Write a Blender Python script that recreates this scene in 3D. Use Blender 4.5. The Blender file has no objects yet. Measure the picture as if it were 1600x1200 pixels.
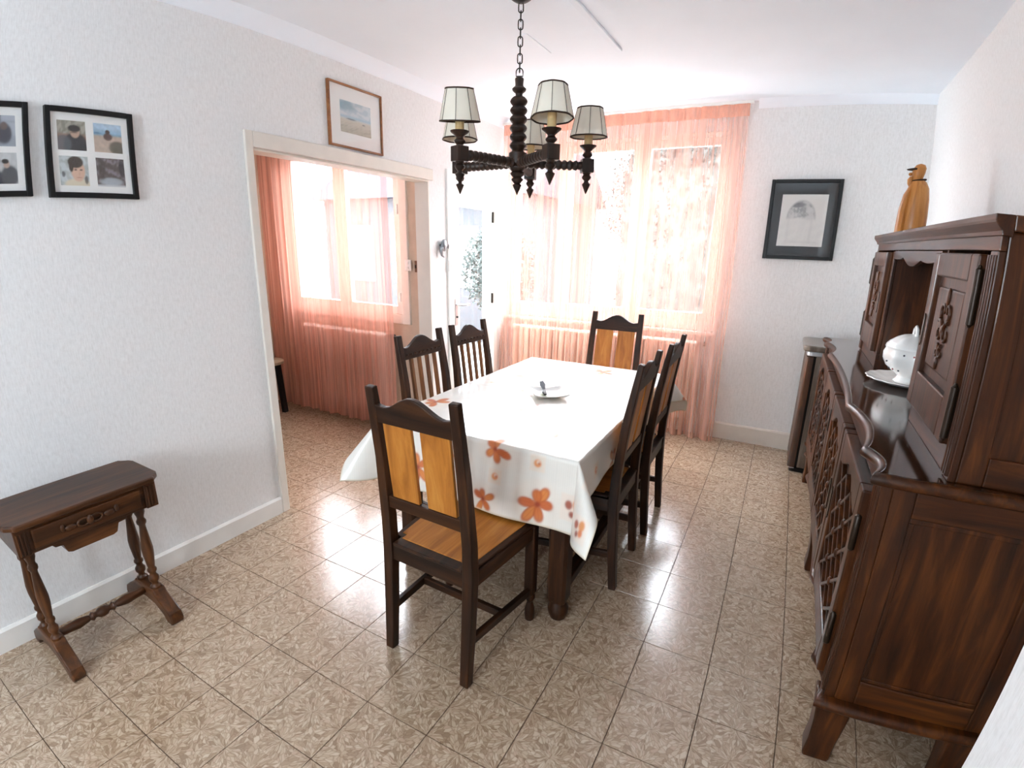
import bpy, math, random
import numpy as np
from mathutils import Vector, Matrix
R = math.radians
random.seed(7)
rng = np.random.default_rng(7)
SC = bpy.context.scene
COL = SC.collection

# ------------------------------------------------------------------ camera
cam = bpy.data.cameras.new('camera')
cam_o = bpy.data.objects.new('camera', cam); COL.objects.link(cam_o)
_r = Vector((0.8782182645559214, 0.4777912162540061, 0.021171525001832094))
_u = Vector((-0.14511796592135948, 0.22403489309342534, 0.9637163185520233))
_f = Vector((-0.4557120316243941, 0.8494256414466985, -0.2660876244503531))
cam_o.matrix_world = Matrix(((_r.x, _u.x, -_f.x, 2.36908), (_r.y, _u.y, -_f.y, -0.95468), (_r.z, _u.z, -_f.z, 1.50311), (0, 0, 0, 1)))
cam.sensor_fit = 'HORIZONTAL'; cam.sensor_width = 36.0; cam.sensor_height = 27.0
cam.clip_start = 0.02
cam.type = 'PANO'                       # the photograph's wide lens bends straight lines: a measured lens polynomial
cc = cam
cc.panorama_type = 'FISHEYE_LENS_POLYNOMIAL'
cc.fisheye_fov = R(150)
cc.fisheye_polynomial_k0 = 0.0
cc.fisheye_polynomial_k1 = -0.058373942282063496
cc.fisheye_polynomial_k2 = 0.00036684373771431097
cc.fisheye_polynomial_k3 = 4.327055096252575e-05
cc.fisheye_polynomial_k4 = -1.4727356490826682e-06
SC.camera = cam_o

# ------------------------------------------------------------------ sky and exposure
SKY = 15.0
world = bpy.data.worlds.new('overcast_sky'); SC.world = world; world.use_nodes = True
_bg = world.node_tree.nodes['Background']
_bg.inputs[0].default_value = (0.80, 0.91, 1.0, 1); _bg.inputs[1].default_value = SKY
SC.view_settings.view_transform = 'Standard'; SC.view_settings.look = 'None'
SC.view_settings.gamma = 1.0; SC.view_settings.use_curve_mapping = False
SC.view_settings.exposure = 1.28
SC.cycles.use_adaptive_sampling = True; SC.cycles.adaptive_threshold = 0.1
SC.cycles.max_bounces = 12; SC.cycles.diffuse_bounces = 7; SC.cycles.glossy_bounces = 4
SC.cycles.transparent_max_bounces = 32; SC.cycles.sample_clamp_indirect = 8.0
SC.cycles.caustics_reflective = False; SC.cycles.caustics_refractive = False

def portal(name, loc, look, w, h):      # marks a window opening for sky sampling; gives no light of its own
    l = bpy.data.lights.new(name, 'AREA'); l.shape = 'RECTANGLE'; l.size = w; l.size_y = h
    l.cycles.is_portal = True
    o = bpy.data.objects.new(name, l); COL.objects.link(o); o.location = loc
    o.rotation_euler = Vector(look).to_track_quat('-Z', 'Z').to_euler()
portal('window_portal', (0.95, 3.47, 1.62), (0, -1, 0), 1.86, 1.5)
portal('window_portal', (-0.92, 2.33, 1.58), (0, -1, 0), 1.38, 1.4)
portal('window_portal', (-0.14, 2.72, 1.0), (1, 0, 0), 0.7, 2.0)
portal('window_portal', (1.35, -3.12, 1.55), (0, 1, 0), 1.0, 1.1)  # opening of the added rear fill window

# ------------------------------------------------------------------ helpers
class MB:
    def __init__(s): s.v = []; s.f = []
    def add(s, vs, fs):
        b = len(s.v); s.v += [tuple(map(float, v)) for v in vs]; s.f += [tuple(b + i for i in f) for f in fs]; return s
    def hexa(s, p): return s.add(p, [(0,3,2,1),(4,5,6,7),(0,1,5,4),(1,2,6,5),(2,3,7,6),(3,0,4,7)])
    def box(s, x0, x1, y0, y1, z0, z1):
        return s.hexa([(x0,y0,z0),(x1,y0,z0),(x1,y1,z0),(x0,y1,z0),(x0,y0,z1),(x1,y0,z1),(x1,y1,z1),(x0,y1,z1)])
    def beam(s, a, b, w, h, w2=None, h2=None, up=(0,0,1)):
        a = Vector(a); b = Vector(b); d = (b - a).normalized(); up = Vector(up)
        if abs(d.dot(up)) > .95: up = Vector((0,1,0))
        x = d.cross(up).normalized(); y = x.cross(d).normalized()
        w2 = w if w2 is None else w2; h2 = h if h2 is None else h2
        P = []
        for c, ww, hh in ((a, w, h), (b, w2, h2)):
            for sx, sy in ((-1,-1),(1,-1),(1,1),(-1,1)): P.append(c + x*(sx*ww/2) + y*(sy*hh/2))
        return s.hexa(P)
    def chain(s, pts, secs, up=(1,0,0)):
        """square-section swept member through pts; secs = (w along up-cross, h along up)"""
        n = len(pts); pts = [Vector(p) for p in pts]; rings = []
        for i, p in enumerate(pts):
            d = (pts[min(i+1, n-1)] - pts[max(i-1, 0)]).normalized()
            x = Vector(up); x = (x - d*x.dot(d)).normalized(); y = d.cross(x)
            w, h = secs[i] if isinstance(secs[0], (tuple, list)) else secs
            rings.append([p + x*(a*w/2) + y*(b*h/2) for a, b in ((-1,-1),(1,-1),(1,1),(-1,1))])
        return s.loft(rings)
    def loft(s, rings, caps=True, close=True):
        m = len(rings[0]); vs = [v for r in rings for v in r]; fs = []
        for i in range(len(rings)-1):
            for j in range(m if close else m-1):
                k = (j+1) % m; fs.append((i*m+j, i*m+k, (i+1)*m+k, (i+1)*m+j))
        if caps and close: fs.append(tuple(range(m-1, -1, -1))); fs.append(tuple(range((len(rings)-1)*m, len(rings)*m)))
        return s.add(vs, fs)
    def tube(s, pts, r, n=10, caps=True, closed=False):
        pts = [Vector(p) for p in pts]; N = len(pts); rs = r if isinstance(r, (list, tuple)) else [r]*N
        rings = []; x = None
        for i, p in enumerate(pts):
            d = (pts[(i+1) % N] - pts[i-1]).normalized() if closed else (pts[min(i+1, N-1)] - pts[max(i-1, 0)]).normalized()
            if x is None: x = d.orthogonal().normalized()
            x = (x - d*x.dot(d)).normalized(); y = d.cross(x)
            rings.append([p + (x*math.cos(t) + y*math.sin(t))*rs[i] for t in [2*math.pi*k/n for k in range(n)]])
        if closed: rings.append(rings[0]); return s.loft(rings, caps=False)
        return s.loft(rings, caps)
    def lathe(s, prof, n=20, c=(0,0,0), axis=(0,0,1)):
        """prof: (radius, height) along axis from c"""
        a = Vector(axis).normalized(); x = a.orthogonal().normalized(); y = a.cross(x); c = Vector(c)
        return s.loft([[c + a*h + (x*math.cos(t) + y*math.sin(t))*max(r, 1e-4) for t in [2*math.pi*k/n for k in range(n)]] for r, h in prof])
    def prism(s, poly, axis, lo, hi):
        """poly in the two other axes (cyclic order: x->(y,z), y->(x,z), z->(x,y)), extruded along axis"""
        def P(q, t): return {'x': (t, q[0], q[1]), 'y': (q[0], t, q[1]), 'z': (q[0], q[1], t)}[axis]
        n = len(poly); vs = [P(q, lo) for q in poly] + [P(q, hi) for q in poly]
        fs = [tuple(range(n-1, -1, -1)), tuple(range(n, 2*n))] + [(i, (i+1) % n, n+(i+1) % n, n+i) for i in range(n)]
        return s.add(vs, fs)
    def ellipsoid(s, c, rx, ry, rz, n=14, m=9, rot=None):
        rings = []
        for i in range(m+1):
            t = math.pi*i/m; q = []
            for k in range(n):
                a = 2*math.pi*k/n; v = Vector((rx*math.sin(t)*math.cos(a) + 1e-5*math.cos(a), ry*math.sin(t)*math.sin(a) + 1e-5*math.sin(a), -rz*math.cos(t)))
                if rot is not None: v = rot @ v
                q.append(Vector(c) + v)
            rings.append(q)
        return s.loft(rings)
    def build(s, name, m, parent=None, local=False, smooth=None, bevel=0, seg=2, kind=None, label=None):
        off = Vector((0,0,0)); p = parent
        while p is not None and not local: off = off + p.location; p = p.parent
        me = bpy.data.meshes.new(name); me.from_pydata([tuple(Vector(v) - off) for v in s.v], [], s.f); me.update()
        import bmesh
        bm = bmesh.new(); bm.from_mesh(me); bmesh.ops.recalc_face_normals(bm, faces=bm.faces); bm.to_mesh(me); bm.free()
        if smooth is not None: me.shade_smooth(); me.set_sharp_from_angle(angle=R(smooth))
        o = bpy.data.objects.new(name, me); COL.objects.link(o); o.parent = parent
        if m: me.materials.append(m)
        if bevel:
            b = o.modifiers.new('bevel', 'BEVEL'); b.width = bevel; b.segments = seg; b.limit_method = 'ANGLE'; b.angle_limit = R(40)
        if kind: o['kind'] = kind
        if label: o['label'] = label
        return o
def tag(o, label=None, cat=None, group=None, kind=None):
    if label: o['label'] = label
    if cat: o['category'] = cat
    if group: o['group'] = group
    if kind: o['kind'] = kind
    return o
def thing(name, loc=(0,0,0), rz=0, **k):
    o = bpy.data.objects.new(name, None); COL.objects.link(o); o.location = loc; o.rotation_euler = (0,0,rz); o.empty_display_size = .1
    return tag(o, **k)
def copy_tree(o, parent=None):
    c = o.copy(); COL.objects.link(c); c.parent = parent
    for ch in [x for x in KIDS.get(o.name, o.children)]: copy_tree(ch, c)
    return c
KIDS = {}
def dup(o, mesh_name=None):
    c = o.copy(); COL.objects.link(c); return c
def vgrid(name, fn, nu, nv, m, parent=None, colfn=None, uv=False, smooth=True, thick=0):
    """fn(U,V arrays in 0..1)->(n,3) positions; colfn(U,V)->(n,3) linear colours put on attribute 'print'"""
    U, V = np.meshgrid(np.linspace(0, 1, nu+1), np.linspace(0, 1, nv+1), indexing='ij'); U = U.ravel(); V = V.ravel()
    off = Vector((0,0,0)); p = parent
    while p is not None: off = off + p.location; p = p.parent
    P = fn(U, V) - np.array(off)
    idx = np.arange((nu+1)*(nv+1)).reshape(nu+1, nv+1)
    F = np.stack([idx[:-1,:-1], idx[1:,:-1], idx[1:,1:], idx[:-1,1:]], -1).reshape(-1, 4)
    me = bpy.data.meshes.new(name)
    me.vertices.add(len(P)); me.vertices.foreach_set('co', P.astype(np.float32).ravel())
    me.loops.add(F.size); me.loops.foreach_set('vertex_index', F.ravel().astype(np.int32))
    me.polygons.add(len(F)); me.polygons.foreach_set('loop_start', np.arange(0, F.size, 4, dtype=np.int32)); me.polygons.foreach_set('loop_total', np.full(len(F), 4, dtype=np.int32))
    me.update(); me.validate()
    if smooth: me.shade_smooth()
    if colfn is not None:
        c = np.clip(colfn(U, V), 0, 1); a = me.color_attributes.new('print', 'FLOAT_COLOR', 'POINT')
        a.data.foreach_set('color', np.concatenate([c, np.ones((len(c), 1))], 1).astype(np.float32).ravel())
    if uv:
        l = me.uv_layers.new(name='UVMap'); l.data.foreach_set('uv', np.stack([U, V], 1)[F.ravel()].astype(np.float32).ravel())
    o = bpy.data.objects.new(name, me); COL.objects.link(o); o.parent = parent
    if m: me.materials.append(m)
    if thick:
        s = o.modifiers.new('solid', 'SOLIDIFY'); s.thickness = thick; s.offset = 0
    return o
def srgb(r, g=None, b=None):
    if g is None: r, g, b = r
    f = lambda c: ((c/255+.055)/1.055)**2.4 if c/255 > .04045 else c/255/12.92
    return (f(r), f(g), f(b))
def S3(*c): return np.array(srgb(*c))

# ------------------------------------------------------------------ materials
MATS = {}
def newmat(name):
    m = bpy.data.materials.new(name); m.use_nodes = True; nt = m.node_tree; nt.nodes.clear()
    out = nt.nodes.new('ShaderNodeOutputMaterial'); return m, nt, out
def N(nt, t, **kw):
    n = nt.nodes.new(t)
    for k, v in kw.items():
        if k.startswith('i_'): n.inputs[k[2:].replace('_', ' ')].default_value = v
        else: setattr(n, k, v)
    return n
def ramp(nt, fac, stops):
    n = nt.nodes.new('ShaderNodeValToRGB'); e = n.color_ramp.elements
    while len(e) < len(stops): e.new(.5)
    for q, (p, c) in zip(e, stops): q.position = p; q.color = (*c, 1)
    nt.links.new(fac, n.inputs[0]); return n
def math_n(nt, op, a, b=None, c=None):
    n = nt.nodes.new('ShaderNodeMath'); n.operation = op
    for i, q in enumerate((a, b, c)):
        if q is None: continue
        if isinstance(q, (int, float)): n.inputs[i].default_value = q
        else: nt.links.new(q, n.inputs[i])
    return n.outputs[0]
def bsdf(nt, out, base=None, rough=.5, spec=.5, coat=0, coat_rough=.1, metal=0):
    b = nt.nodes.new('ShaderNodeBsdfPrincipled'); b.inputs['Roughness'].default_value = rough
    b.inputs['Specular IOR Level'].default_value = spec; b.inputs['Coat Weight'].default_value = coat; b.inputs['Coat Roughness'].default_value = coat_rough
    b.inputs['Metallic'].default_value = metal
    if base is not None:
        if isinstance(base, tuple): b.inputs['Base Color'].default_value = (*base, 1)
        else: nt.links.new(base, b.inputs['Base Color'])
    nt.links.new(b.outputs[0], out.inputs[0]); return b
def bump(nt, b, h, strength=.2, dist=.002):
    n = nt.nodes.new('ShaderNodeBump'); n.inputs['Strength'].default_value = strength; n.inputs['Distance'].default_value = dist
    nt.links.new(h, n.inputs['Height']); nt.links.new(n.outputs[0], b.inputs['Normal'])
def plain(name, c, rough=.5, spec=.5, metal=0, coat=0, var=.06, scale=14):
    if name in MATS: return MATS[name]
    m, nt, out = newmat(name); c = srgb(c)
    tc = N(nt, 'ShaderNodeTexCoord'); no = N(nt, 'ShaderNodeTexNoise', i_Scale=scale, i_Detail=3.0); nt.links.new(tc.outputs['Object'], no.inputs['Vector'])
    r = ramp(nt, no.outputs[0], [(.3, tuple(x*(1-var) for x in c)), (.7, tuple(min(1, x*(1+var)) for x in c))])
    bsdf(nt, out, r.outputs[0], rough, spec, coat, metal=metal); MATS[name] = m; return m
def wood(name, dark, mid, light, axis='z', rough=.32, coat=.15, sc=1.0, spec=.4):
    if name in MATS: return MATS[name]
    m, nt, out = newmat(name)
    tc = N(nt, 'ShaderNodeTexCoord'); mp = N(nt, 'ShaderNodeMapping')
    a, b = 2.2*sc, 26*sc
    mp.inputs['Scale'].default_value = {'x': (a, b, b), 'y': (b, a, b), 'z': (b, b, a)}[axis]
    nt.links.new(tc.outputs['Object'], mp.inputs[0])
    n1 = N(nt, 'ShaderNodeTexNoise', i_Scale=1.0, i_Detail=7.0, i_Roughness=.62, i_Distortion=.7); nt.links.new(mp.outputs[0], n1.inputs['Vector'])
    n2 = N(nt, 'ShaderNodeTexNoise', i_Scale=2.6*sc, i_Detail=2.0); nt.links.new(tc.outputs['Object'], n2.inputs['Vector'])
    f = math_n(nt, 'ADD', math_n(nt, 'MULTIPLY', n1.outputs[0], .72), math_n(nt, 'MULTIPLY', n2.outputs[0], .28))
    r = ramp(nt, f, [(.34, srgb(dark)), (.5, srgb(mid)), (.66, srgb(light))])
    b = bsdf(nt, out, r.outputs[0], rough, spec, coat, .1); bump(nt, b, n1.outputs[0], .12, .0012)
    MATS[name] = m; return m
WAL = dict(dark=(20,9,3), mid=(47,24,9), light=(78,44,19))        # dark stained frame wood
def walnut(ax): return wood('dark_walnut_'+ax, axis=ax, rough=.45, coat=.03, spec=.25, **WAL)
def buffet(ax): return wood('sideboard_oak_'+ax, (28,11,1), (62,29,6), (98,52,16), axis=ax, rough=.45, coat=.22, spec=.25)
def honey(ax): return wood('honey_oak_'+ax, (140,82,26), (174,108,40), (196,134,60), axis=ax, rough=.4, coat=.06, spec=.3)
def sewing(ax): return wood('sewing_table_walnut_'+ax, (34,16,6), (70,39,17), (104,62,31), axis=ax, rough=.4, coat=.12, spec=.3)
def dkwood(ax): return wood('chandelier_wood_'+ax, (22,13,8), (42,25,15), (68,43,27), axis=ax, rough=.45, coat=.05, sc=2)

def wallpaper():
    m, nt, out = newmat('wallpaper')
    g = N(nt, 'ShaderNodeNewGeometry'); mp = N(nt, 'ShaderNodeMapping'); mp.inputs['Scale'].default_value = (240, 240, 26)
    nt.links.new(g.outputs['Position'], mp.inputs[0])
    n1 = N(nt, 'ShaderNodeTexNoise', i_Scale=1.0, i_Detail=4.0, i_Roughness=.6); nt.links.new(mp.outputs[0], n1.inputs['Vector'])
    n2 = N(nt, 'ShaderNodeTexNoise', i_Scale=60.0, i_Detail=4.0, i_Roughness=.7); nt.links.new(g.outputs['Position'], n2.inputs['Vector'])
    f = math_n(nt, 'ADD', math_n(nt, 'MULTIPLY', n1.outputs[0], .6), math_n(nt, 'MULTIPLY', n2.outputs[0], .4))
    r = ramp(nt, f, [(.35, srgb(222,221,219)), (.5, srgb(232,231,230)), (.65, srgb(238,238,237))])
    b = bsdf(nt, out, r.outputs[0], .8, .25); bump(nt, b, f, .2, .0012); return m
M_WALL = wallpaper()
M_TAN = plain('tan_wallpaper', (202,182,162), .8, .2, var=.05)
M_CEIL = plain('ceiling_paint', (241,247,254), .9, .2, var=.01, scale=4)
M_WHITE = plain('white_gloss_paint', (232,229,224), .38, .5, var=.02)
M_CREAM = plain('cream_paint', (226,219,209), .45, .4, var=.03)
M_BASE = plain('floor_screed', (96,76,60), .8, .2)
M_BLACK = plain('black_lacquer', (12,12,13), .45, .35)
M_IRON = plain('black_iron', (24,23,23), .45, .5, metal=.3)
M_BRASS = plain('old_brass', (44,30,18), .38, .5, metal=.4)
M_CHROME = plain('brushed_steel', (190,190,192), .3, .5, metal=.9)
M_SILVER = plain('grey_pewter', (150,154,160), .35, .5, metal=.7)
M_RAD = plain('radiator_enamel', (226,219,208), .4, .5, var=.02)
M_PAPER = plain('white_mat_board', (244,243,240), .7, .3, var=.01)
M_CERAMIC = plain('white_porcelain', (244,243,240), .14, .5, coat=.4, var=.01)
M_PLASTIC = plain('white_plastic', (236,234,230), .35, .5, var=.01)
M_DKGAP = plain('gap_shade_and_plinth', (22,14,9), .7, .2)  # near-black for the painted cabinet gap shade and the plinth
M_CANDLE = plain('candle_sleeve', (206,178,128), .55, .4, var=.08, scale=30)
M_SHADE = plain('parchment_shade', (232,224,208), .8, .2, var=.02)
M_TRIM = plain('brown_braid', (58,42,32), .7, .2)

def tile_mat():
    m, nt, out = newmat('leaf_pattern_floor_tile')
    tc = N(nt, 'ShaderNodeTexCoord'); oi = N(nt, 'ShaderNodeObjectInfo')
    nz = N(nt, 'ShaderNodeTexNoise', i_Scale=26.0, i_Detail=1.0); nt.links.new(tc.outputs['Object'], nz.inputs['Vector'])
    sub = N(nt, 'ShaderNodeVectorMath', operation='SUBTRACT'); nt.links.new(nz.outputs['Color'], sub.inputs[0]); sub.inputs[1].default_value = (.5, .5, .5)
    scl = N(nt, 'ShaderNodeVectorMath', operation='SCALE'); nt.links.new(sub.outputs[0], scl.inputs[0]); scl.inputs['Scale'].default_value = .022
    addv = N(nt, 'ShaderNodeVectorMath', operation='ADD'); nt.links.new(tc.outputs['Object'], addv.inputs[0]); nt.links.new(scl.outputs[0], addv.inputs[1])
    sx = N(nt, 'ShaderNodeSeparateXYZ'); nt.links.new(addv.outputs[0], sx.inputs[0])
    qx = math_n(nt, 'DIVIDE', sx.outputs[0], .125); qy = math_n(nt, 'DIVIDE', sx.outputs[1], .125)
    rx = math_n(nt, 'ROUND', qx); ry = math_n(nt, 'ROUND', qy)
    dx = math_n(nt, 'SUBTRACT', qx, rx); dy = math_n(nt, 'SUBTRACT', qy, ry)
    rad = math_n(nt, 'SQRT', math_n(nt, 'ADD', math_n(nt, 'MULTIPLY', dx, dx), math_n(nt, 'MULTIPLY', dy, dy)))
    ang = math_n(nt, 'ARCTAN2', dy, dx)
    cell = math_n(nt, 'ADD', math_n(nt, 'MULTIPLY', rx, 7.3), math_n(nt, 'ADD', math_n(nt, 'MULTIPLY', ry, 3.1), math_n(nt, 'MULTIPLY', oi.outputs['Random'], 61.0)))
    cx = N(nt, 'ShaderNodeCombineXYZ'); nt.links.new(math_n(nt, 'MULTIPLY', ang, 6.2), cx.inputs[0]); nt.links.new(math_n(nt, 'MULTIPLY', rad, 5.6), cx.inputs[1]); nt.links.new(cell, cx.inputs[2])
    vo = N(nt, 'ShaderNodeTexVoronoi', feature='F1'); vo.inputs['Scale'].default_value = 1.0; nt.links.new(cx.outputs[0], vo.inputs['Vector'])
    ve = N(nt, 'ShaderNodeTexVoronoi', feature='DISTANCE_TO_EDGE'); ve.inputs['Scale'].default_value = 1.0; nt.links.new(cx.outputs[0], ve.inputs['Vector'])
    sc = N(nt, 'ShaderNodeSeparateColor'); nt.links.new(vo.outputs['Color'], sc.inputs[0])
    leaf = ramp(nt, sc.outputs[0], [(.0, srgb(146,120,96)), (.35, srgb(181,156,130)), (.7, srgb(200,178,153)), (1, srgb(184,156,132))])
    edge = ramp(nt, ve.outputs['Distance'], [(.0, (1, 1, 1)), (.16, (0, 0, 0))])
    mx = N(nt, 'ShaderNodeMix', data_type='RGBA'); nt.links.new(math_n(nt, 'MULTIPLY', edge.outputs[0], .6), mx.inputs[0]); nt.links.new(leaf.outputs[0], mx.inputs[6]); mx.inputs[7].default_value = (*srgb(134,106,82), 1)
    cen = ramp(nt, rad, [(.0, (1, 1, 1)), (.045, (0, 0, 0))])
    m2 = N(nt, 'ShaderNodeMix', data_type='RGBA'); nt.links.new(math_n(nt, 'MULTIPLY', cen.outputs[0], .6), m2.inputs[0]); nt.links.new(mx.outputs[2], m2.inputs[6]); m2.inputs[7].default_value = (*srgb(110,78,56), 1)
    b = bsdf(nt, out, m2.outputs[2], .2, .8, .5, .2); bump(nt, b, ve.outputs['Distance'], .05, .001); return m
M_TILE = tile_mat()

def sheer(name, col, lo, hi, stripes=90.0):
    m, nt, out = newmat(name)
    uv = N(nt, 'ShaderNodeUVMap'); mp = N(nt, 'ShaderNodeMapping'); mp.inputs['Scale'].default_value = (stripes, .6, 1); nt.links.new(uv.outputs[0], mp.inputs[0])
    n1 = N(nt, 'ShaderNodeTexNoise', i_Scale=1.0, i_Detail=3.0, i_Roughness=.7); nt.links.new(mp.outputs[0], n1.inputs['Vector'])
    mr = N(nt, 'ShaderNodeMapRange'); nt.links.new(n1.outputs[0], mr.inputs[0])
    for i, v in ((1, .34), (2, .66), (3, lo), (4, hi)): mr.inputs[i].default_value = v
    d = N(nt, 'ShaderNodeBsdfDiffuse'); d.inputs[0].default_value = (*srgb(col), 1)
    t = N(nt, 'ShaderNodeBsdfTranslucent'); t.inputs[0].default_value = (*srgb(col), 1)
    a = N(nt, 'ShaderNodeMixShader'); a.inputs[0].default_value = .25; nt.links.new(d.outputs[0], a.inputs[1]); nt.links.new(t.outputs[0], a.inputs[2])
    tr = N(nt, 'ShaderNodeBsdfTransparent'); tr.inputs[0].default_value = (1, .97, .96, 1)
    x = N(nt, 'ShaderNodeMixShader'); nt.links.new(mr.outputs[0], x.inputs[0]); nt.links.new(tr.outputs[0], x.inputs[1]); nt.links.new(a.outputs[0], x.inputs[2])
    nt.links.new(x.outputs[0], out.inputs[0]); return m
M_SHEER = sheer('salmon_voile', (238,176,156), .22, .64)
M_SHEER2 = sheer('denser_salmon_voile', (232,166,148), .4, .78, 70.0)
M_SHEER_T = sheer('salmon_voile_heading', (230,154,126), .6, .85)
def glass(name='window_glass', tint=(1,1,1), frost=0):
    m, nt, out = newmat(name)
    lw = N(nt, 'ShaderNodeLayerWeight'); lw.inputs[0].default_value = .5
    fr = math_n(nt, 'ADD', math_n(nt, 'MULTIPLY', math_n(nt, 'POWER', lw.outputs['Facing'], 5.0), .9), .035)
    g = N(nt, 'ShaderNodeBsdfGlossy'); g.inputs[1].default_value = .02
    t = N(nt, 'ShaderNodeBsdfTransparent'); t.inputs[0].default_value = (*tint, 1)
    x = N(nt, 'ShaderNodeMixShader'); nt.links.new(fr, x.inputs[0]); nt.links.new(t.outputs[0], x.inputs[1]); nt.links.new(g.outputs[0], x.inputs[2])
    nt.links.new(x.outputs[0], out.inputs[0]); return m
M_GLASS = glass()
M_PGLASS = glass('picture_glass')
def printed(name, rough=.5, coat=0):
    m, nt, out = newmat(name); a = N(nt, 'ShaderNodeAttribute', attribute_name='print'); bsdf(nt, out, a.outputs['Color'], rough, .5, coat, .08); return m
M_PRINT = printed('photo_print', .4)
M_CLOTHMAT = printed('printed_oilcloth', .3, .25)

# ------------------------------------------------------------------ room shell
H = 2.555; YB = 3.318; XR = 3.15; XN = -1.85; YN = 2.17; YR = -3.0
def struct(o, label=None): o['kind'] = 'structure'; return o
fl = MB().box(XN-.1, XR+.1, YR-.1, YN+.12, -.1, -.004).box(-.12, XR+.1, YN+.12, YB+.12, -.1, -.004)
floor = fl.build('floor', M_BASE, kind='structure')
T = .25; G = .0014
X0 = .575 - .25*3            # a seam of the grid lies at x = .575
meshes = {}
def tile(x0, x1, y0, y1):
    w = round(x1-x0-2*G, 4); d = round(y1-y0-2*G, 4)
    if w < .01 or d < .01: return
    cx = round((X0 + .125 + T*math.floor((x0+x1)/2/T - X0/T + 1e-6)), 4)
    cy = T*math.floor((y0+y1)/2/T) + .125
    key = (w, d, round((x0+x1)/2-cx, 3), round((y0+y1)/2-cy, 3))
    if key not in meshes:
        ox, oy = key[2], key[3]; b = MB(); e = .0003
        for z, s in ((-.004, 0), (-.0006, 0), (0, e)): b.v += [(ox-w/2+s, oy-d/2+s, z), (ox+w/2-s, oy-d/2+s, z), (ox+w/2-s, oy+d/2-s, z), (ox-w/2+s, oy+d/2-s, z)]
        b.f = [(8,9,10,11)] + [(i*4+j, i*4+(j+1) % 4, (i+1)*4+(j+1) % 4, (i+1)*4+j) for i in (0, 1) for j in range(4)]
        me = bpy.data.meshes.new('floor_tile'); me.from_pydata(b.v, [], b.f); me.materials.append(M_TILE); meshes[key] = me
    o = bpy.data.objects.new('floor_tile', meshes[key]); COL.objects.link(o); o.parent = floor; o.location = (cx, cy, 0)
def tiles(xa, xb, ya, yb):
    i = math.floor((xa-X0)/T)
    while X0+i*T < xb-1e-6:
        j = math.floor(ya/T)
        while j*T < yb-1e-6:
            tile(max(X0+i*T, xa), min(X0+(i+1)*T, xb), max(j*T, ya), min((j+1)*T, yb)); j += 1
        i += 1
tiles(0, XR, -1.0, YB)
tiles(XN, 0, .735, 2.13)
MB().box(XN-.1, XR+.1, YR-.1, YN+.14, H, H+.1).box(-.12, XR+.1, YN+.14, YB+.12, H, H+.1).build('ceiling', M_CEIL, kind='structure')
# left wall: wide opening to the next room, glazed door further on
t = .12
wl = MB().box(-t, 0, YR, .735, 0, H).box(-t, 0, .735, 2.13, 1.945, H).box(-t, 0, 2.13, 2.385, 0, H).box(-t, 0, 2.385, 3.065, 2.0, H).box(-t, 0, 3.065, YB+.12, 0, H)
wall_left = wl.build('wall_left', M_WALL, kind='structure')
# back wall with a wide window
WX0, WX1, WZ0, WZ1 = .02, 1.90, .87, 2.36
MB().box(0, WX0, YB, YB+.12, 0, H).box(WX1, XR+.1, YB, YB+.12, 0, H).box(WX0, WX1, YB, YB+.12, 0, WZ0).box(WX0, WX1, YB, YB+.12, WZ1, H).build('wall_back', M_WALL, kind='structure')
MB().box(XR, XR+.1, -.17, YB, 0, H).build('wall_right', M_WALL, kind='structure')
MB().box(2.772, XR+.1, YR, -.17, 0, H).build('wall_right_return', M_WALL, kind='structure')
# rear wall behind the viewer with an unseen window added for fill light
RX0, RX1, RZ0, RZ1 = .85, 1.85, 1.0, 2.1
MB().box(-.12, RX0, YR-.12, YR, 0, H).box(RX1, 2.9, YR-.12, YR, 0, H).box(RX0, RX1, YR-.12, YR, 0, RZ0).box(RX0, RX1, YR-.12, YR, RZ1, H).build('wall_rear', M_WALL, kind='structure')
# next room
NX0, NX1, NZ0, NZ1 = -1.62, -.235, .88, 2.28
MB().box(XN-.1, NX0, YN, YN+.14, 0, H).box(NX1, -t, YN, YN+.14, 0, H).box(NX0, NX1, YN, YN+.14, 0, NZ0).box(NX0, NX1, YN, YN+.14, NZ1, H).build('wall_next_room_back', M_TAN, kind='structure')
MB().box(XN-.1, XN, -.6, YN, 0, H).build('wall_next_room_left', M_TAN, kind='structure')
MB().box(XN, -t, -.7, -.6, 0, H).build('wall_next_room_rear', M_TAN, kind='structure')
# baseboards, casings, cornices
MB().prism([(0, 0), (.014, 0), (.014, .088), (.006, .098), (0, .098)], 'y', YR, .69).build('baseboard_left', M_WHITE, kind='structure')
MB().prism([(YB, 0), (YB-.016, 0), (YB-.016, .125), (YB-.008, .138), (YB, .138)], 'x', 1.95, XR-.016).build('baseboard_back', M_CREAM, kind='structure')
MB().box(XR-.016, XR, -.17, YB-.016, 0, .13).build('baseboard_right', M_CREAM, kind='structure')
MB().box(0, .018, .692, .735, 0, 2.02).box(0, .018, .735, 2.16, 1.945, 2.02).box(-t, 0, .735, .747, 0, 1.945).box(-t, 0, .747, 2.118, 1.933, 1.945).build('trim_1', M_CREAM, kind='structure', bevel=.004)
MB().box(-t, .002, 2.118, 2.13, 0, 1.945).build('trim_6', plain('beige_jamb', (234,226,217), .6, .3, var=.02), kind='structure')
MB().prism([(0, H), (0, 2.485), (.012, 2.49), (.02, 2.51), (.045, 2.535), (.07, H)], 'y', YR, YB).build('trim_2', M_CEIL, kind='structure', smooth=60)
MB().prism([(YB, H), (YB, 2.50), (YB-.012, 2.505), (YB-.03, 2.53), (YB-.06, H)], 'x', 2.03, XR).build('trim_3', M_CEIL, kind='structure', smooth=60)
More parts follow.
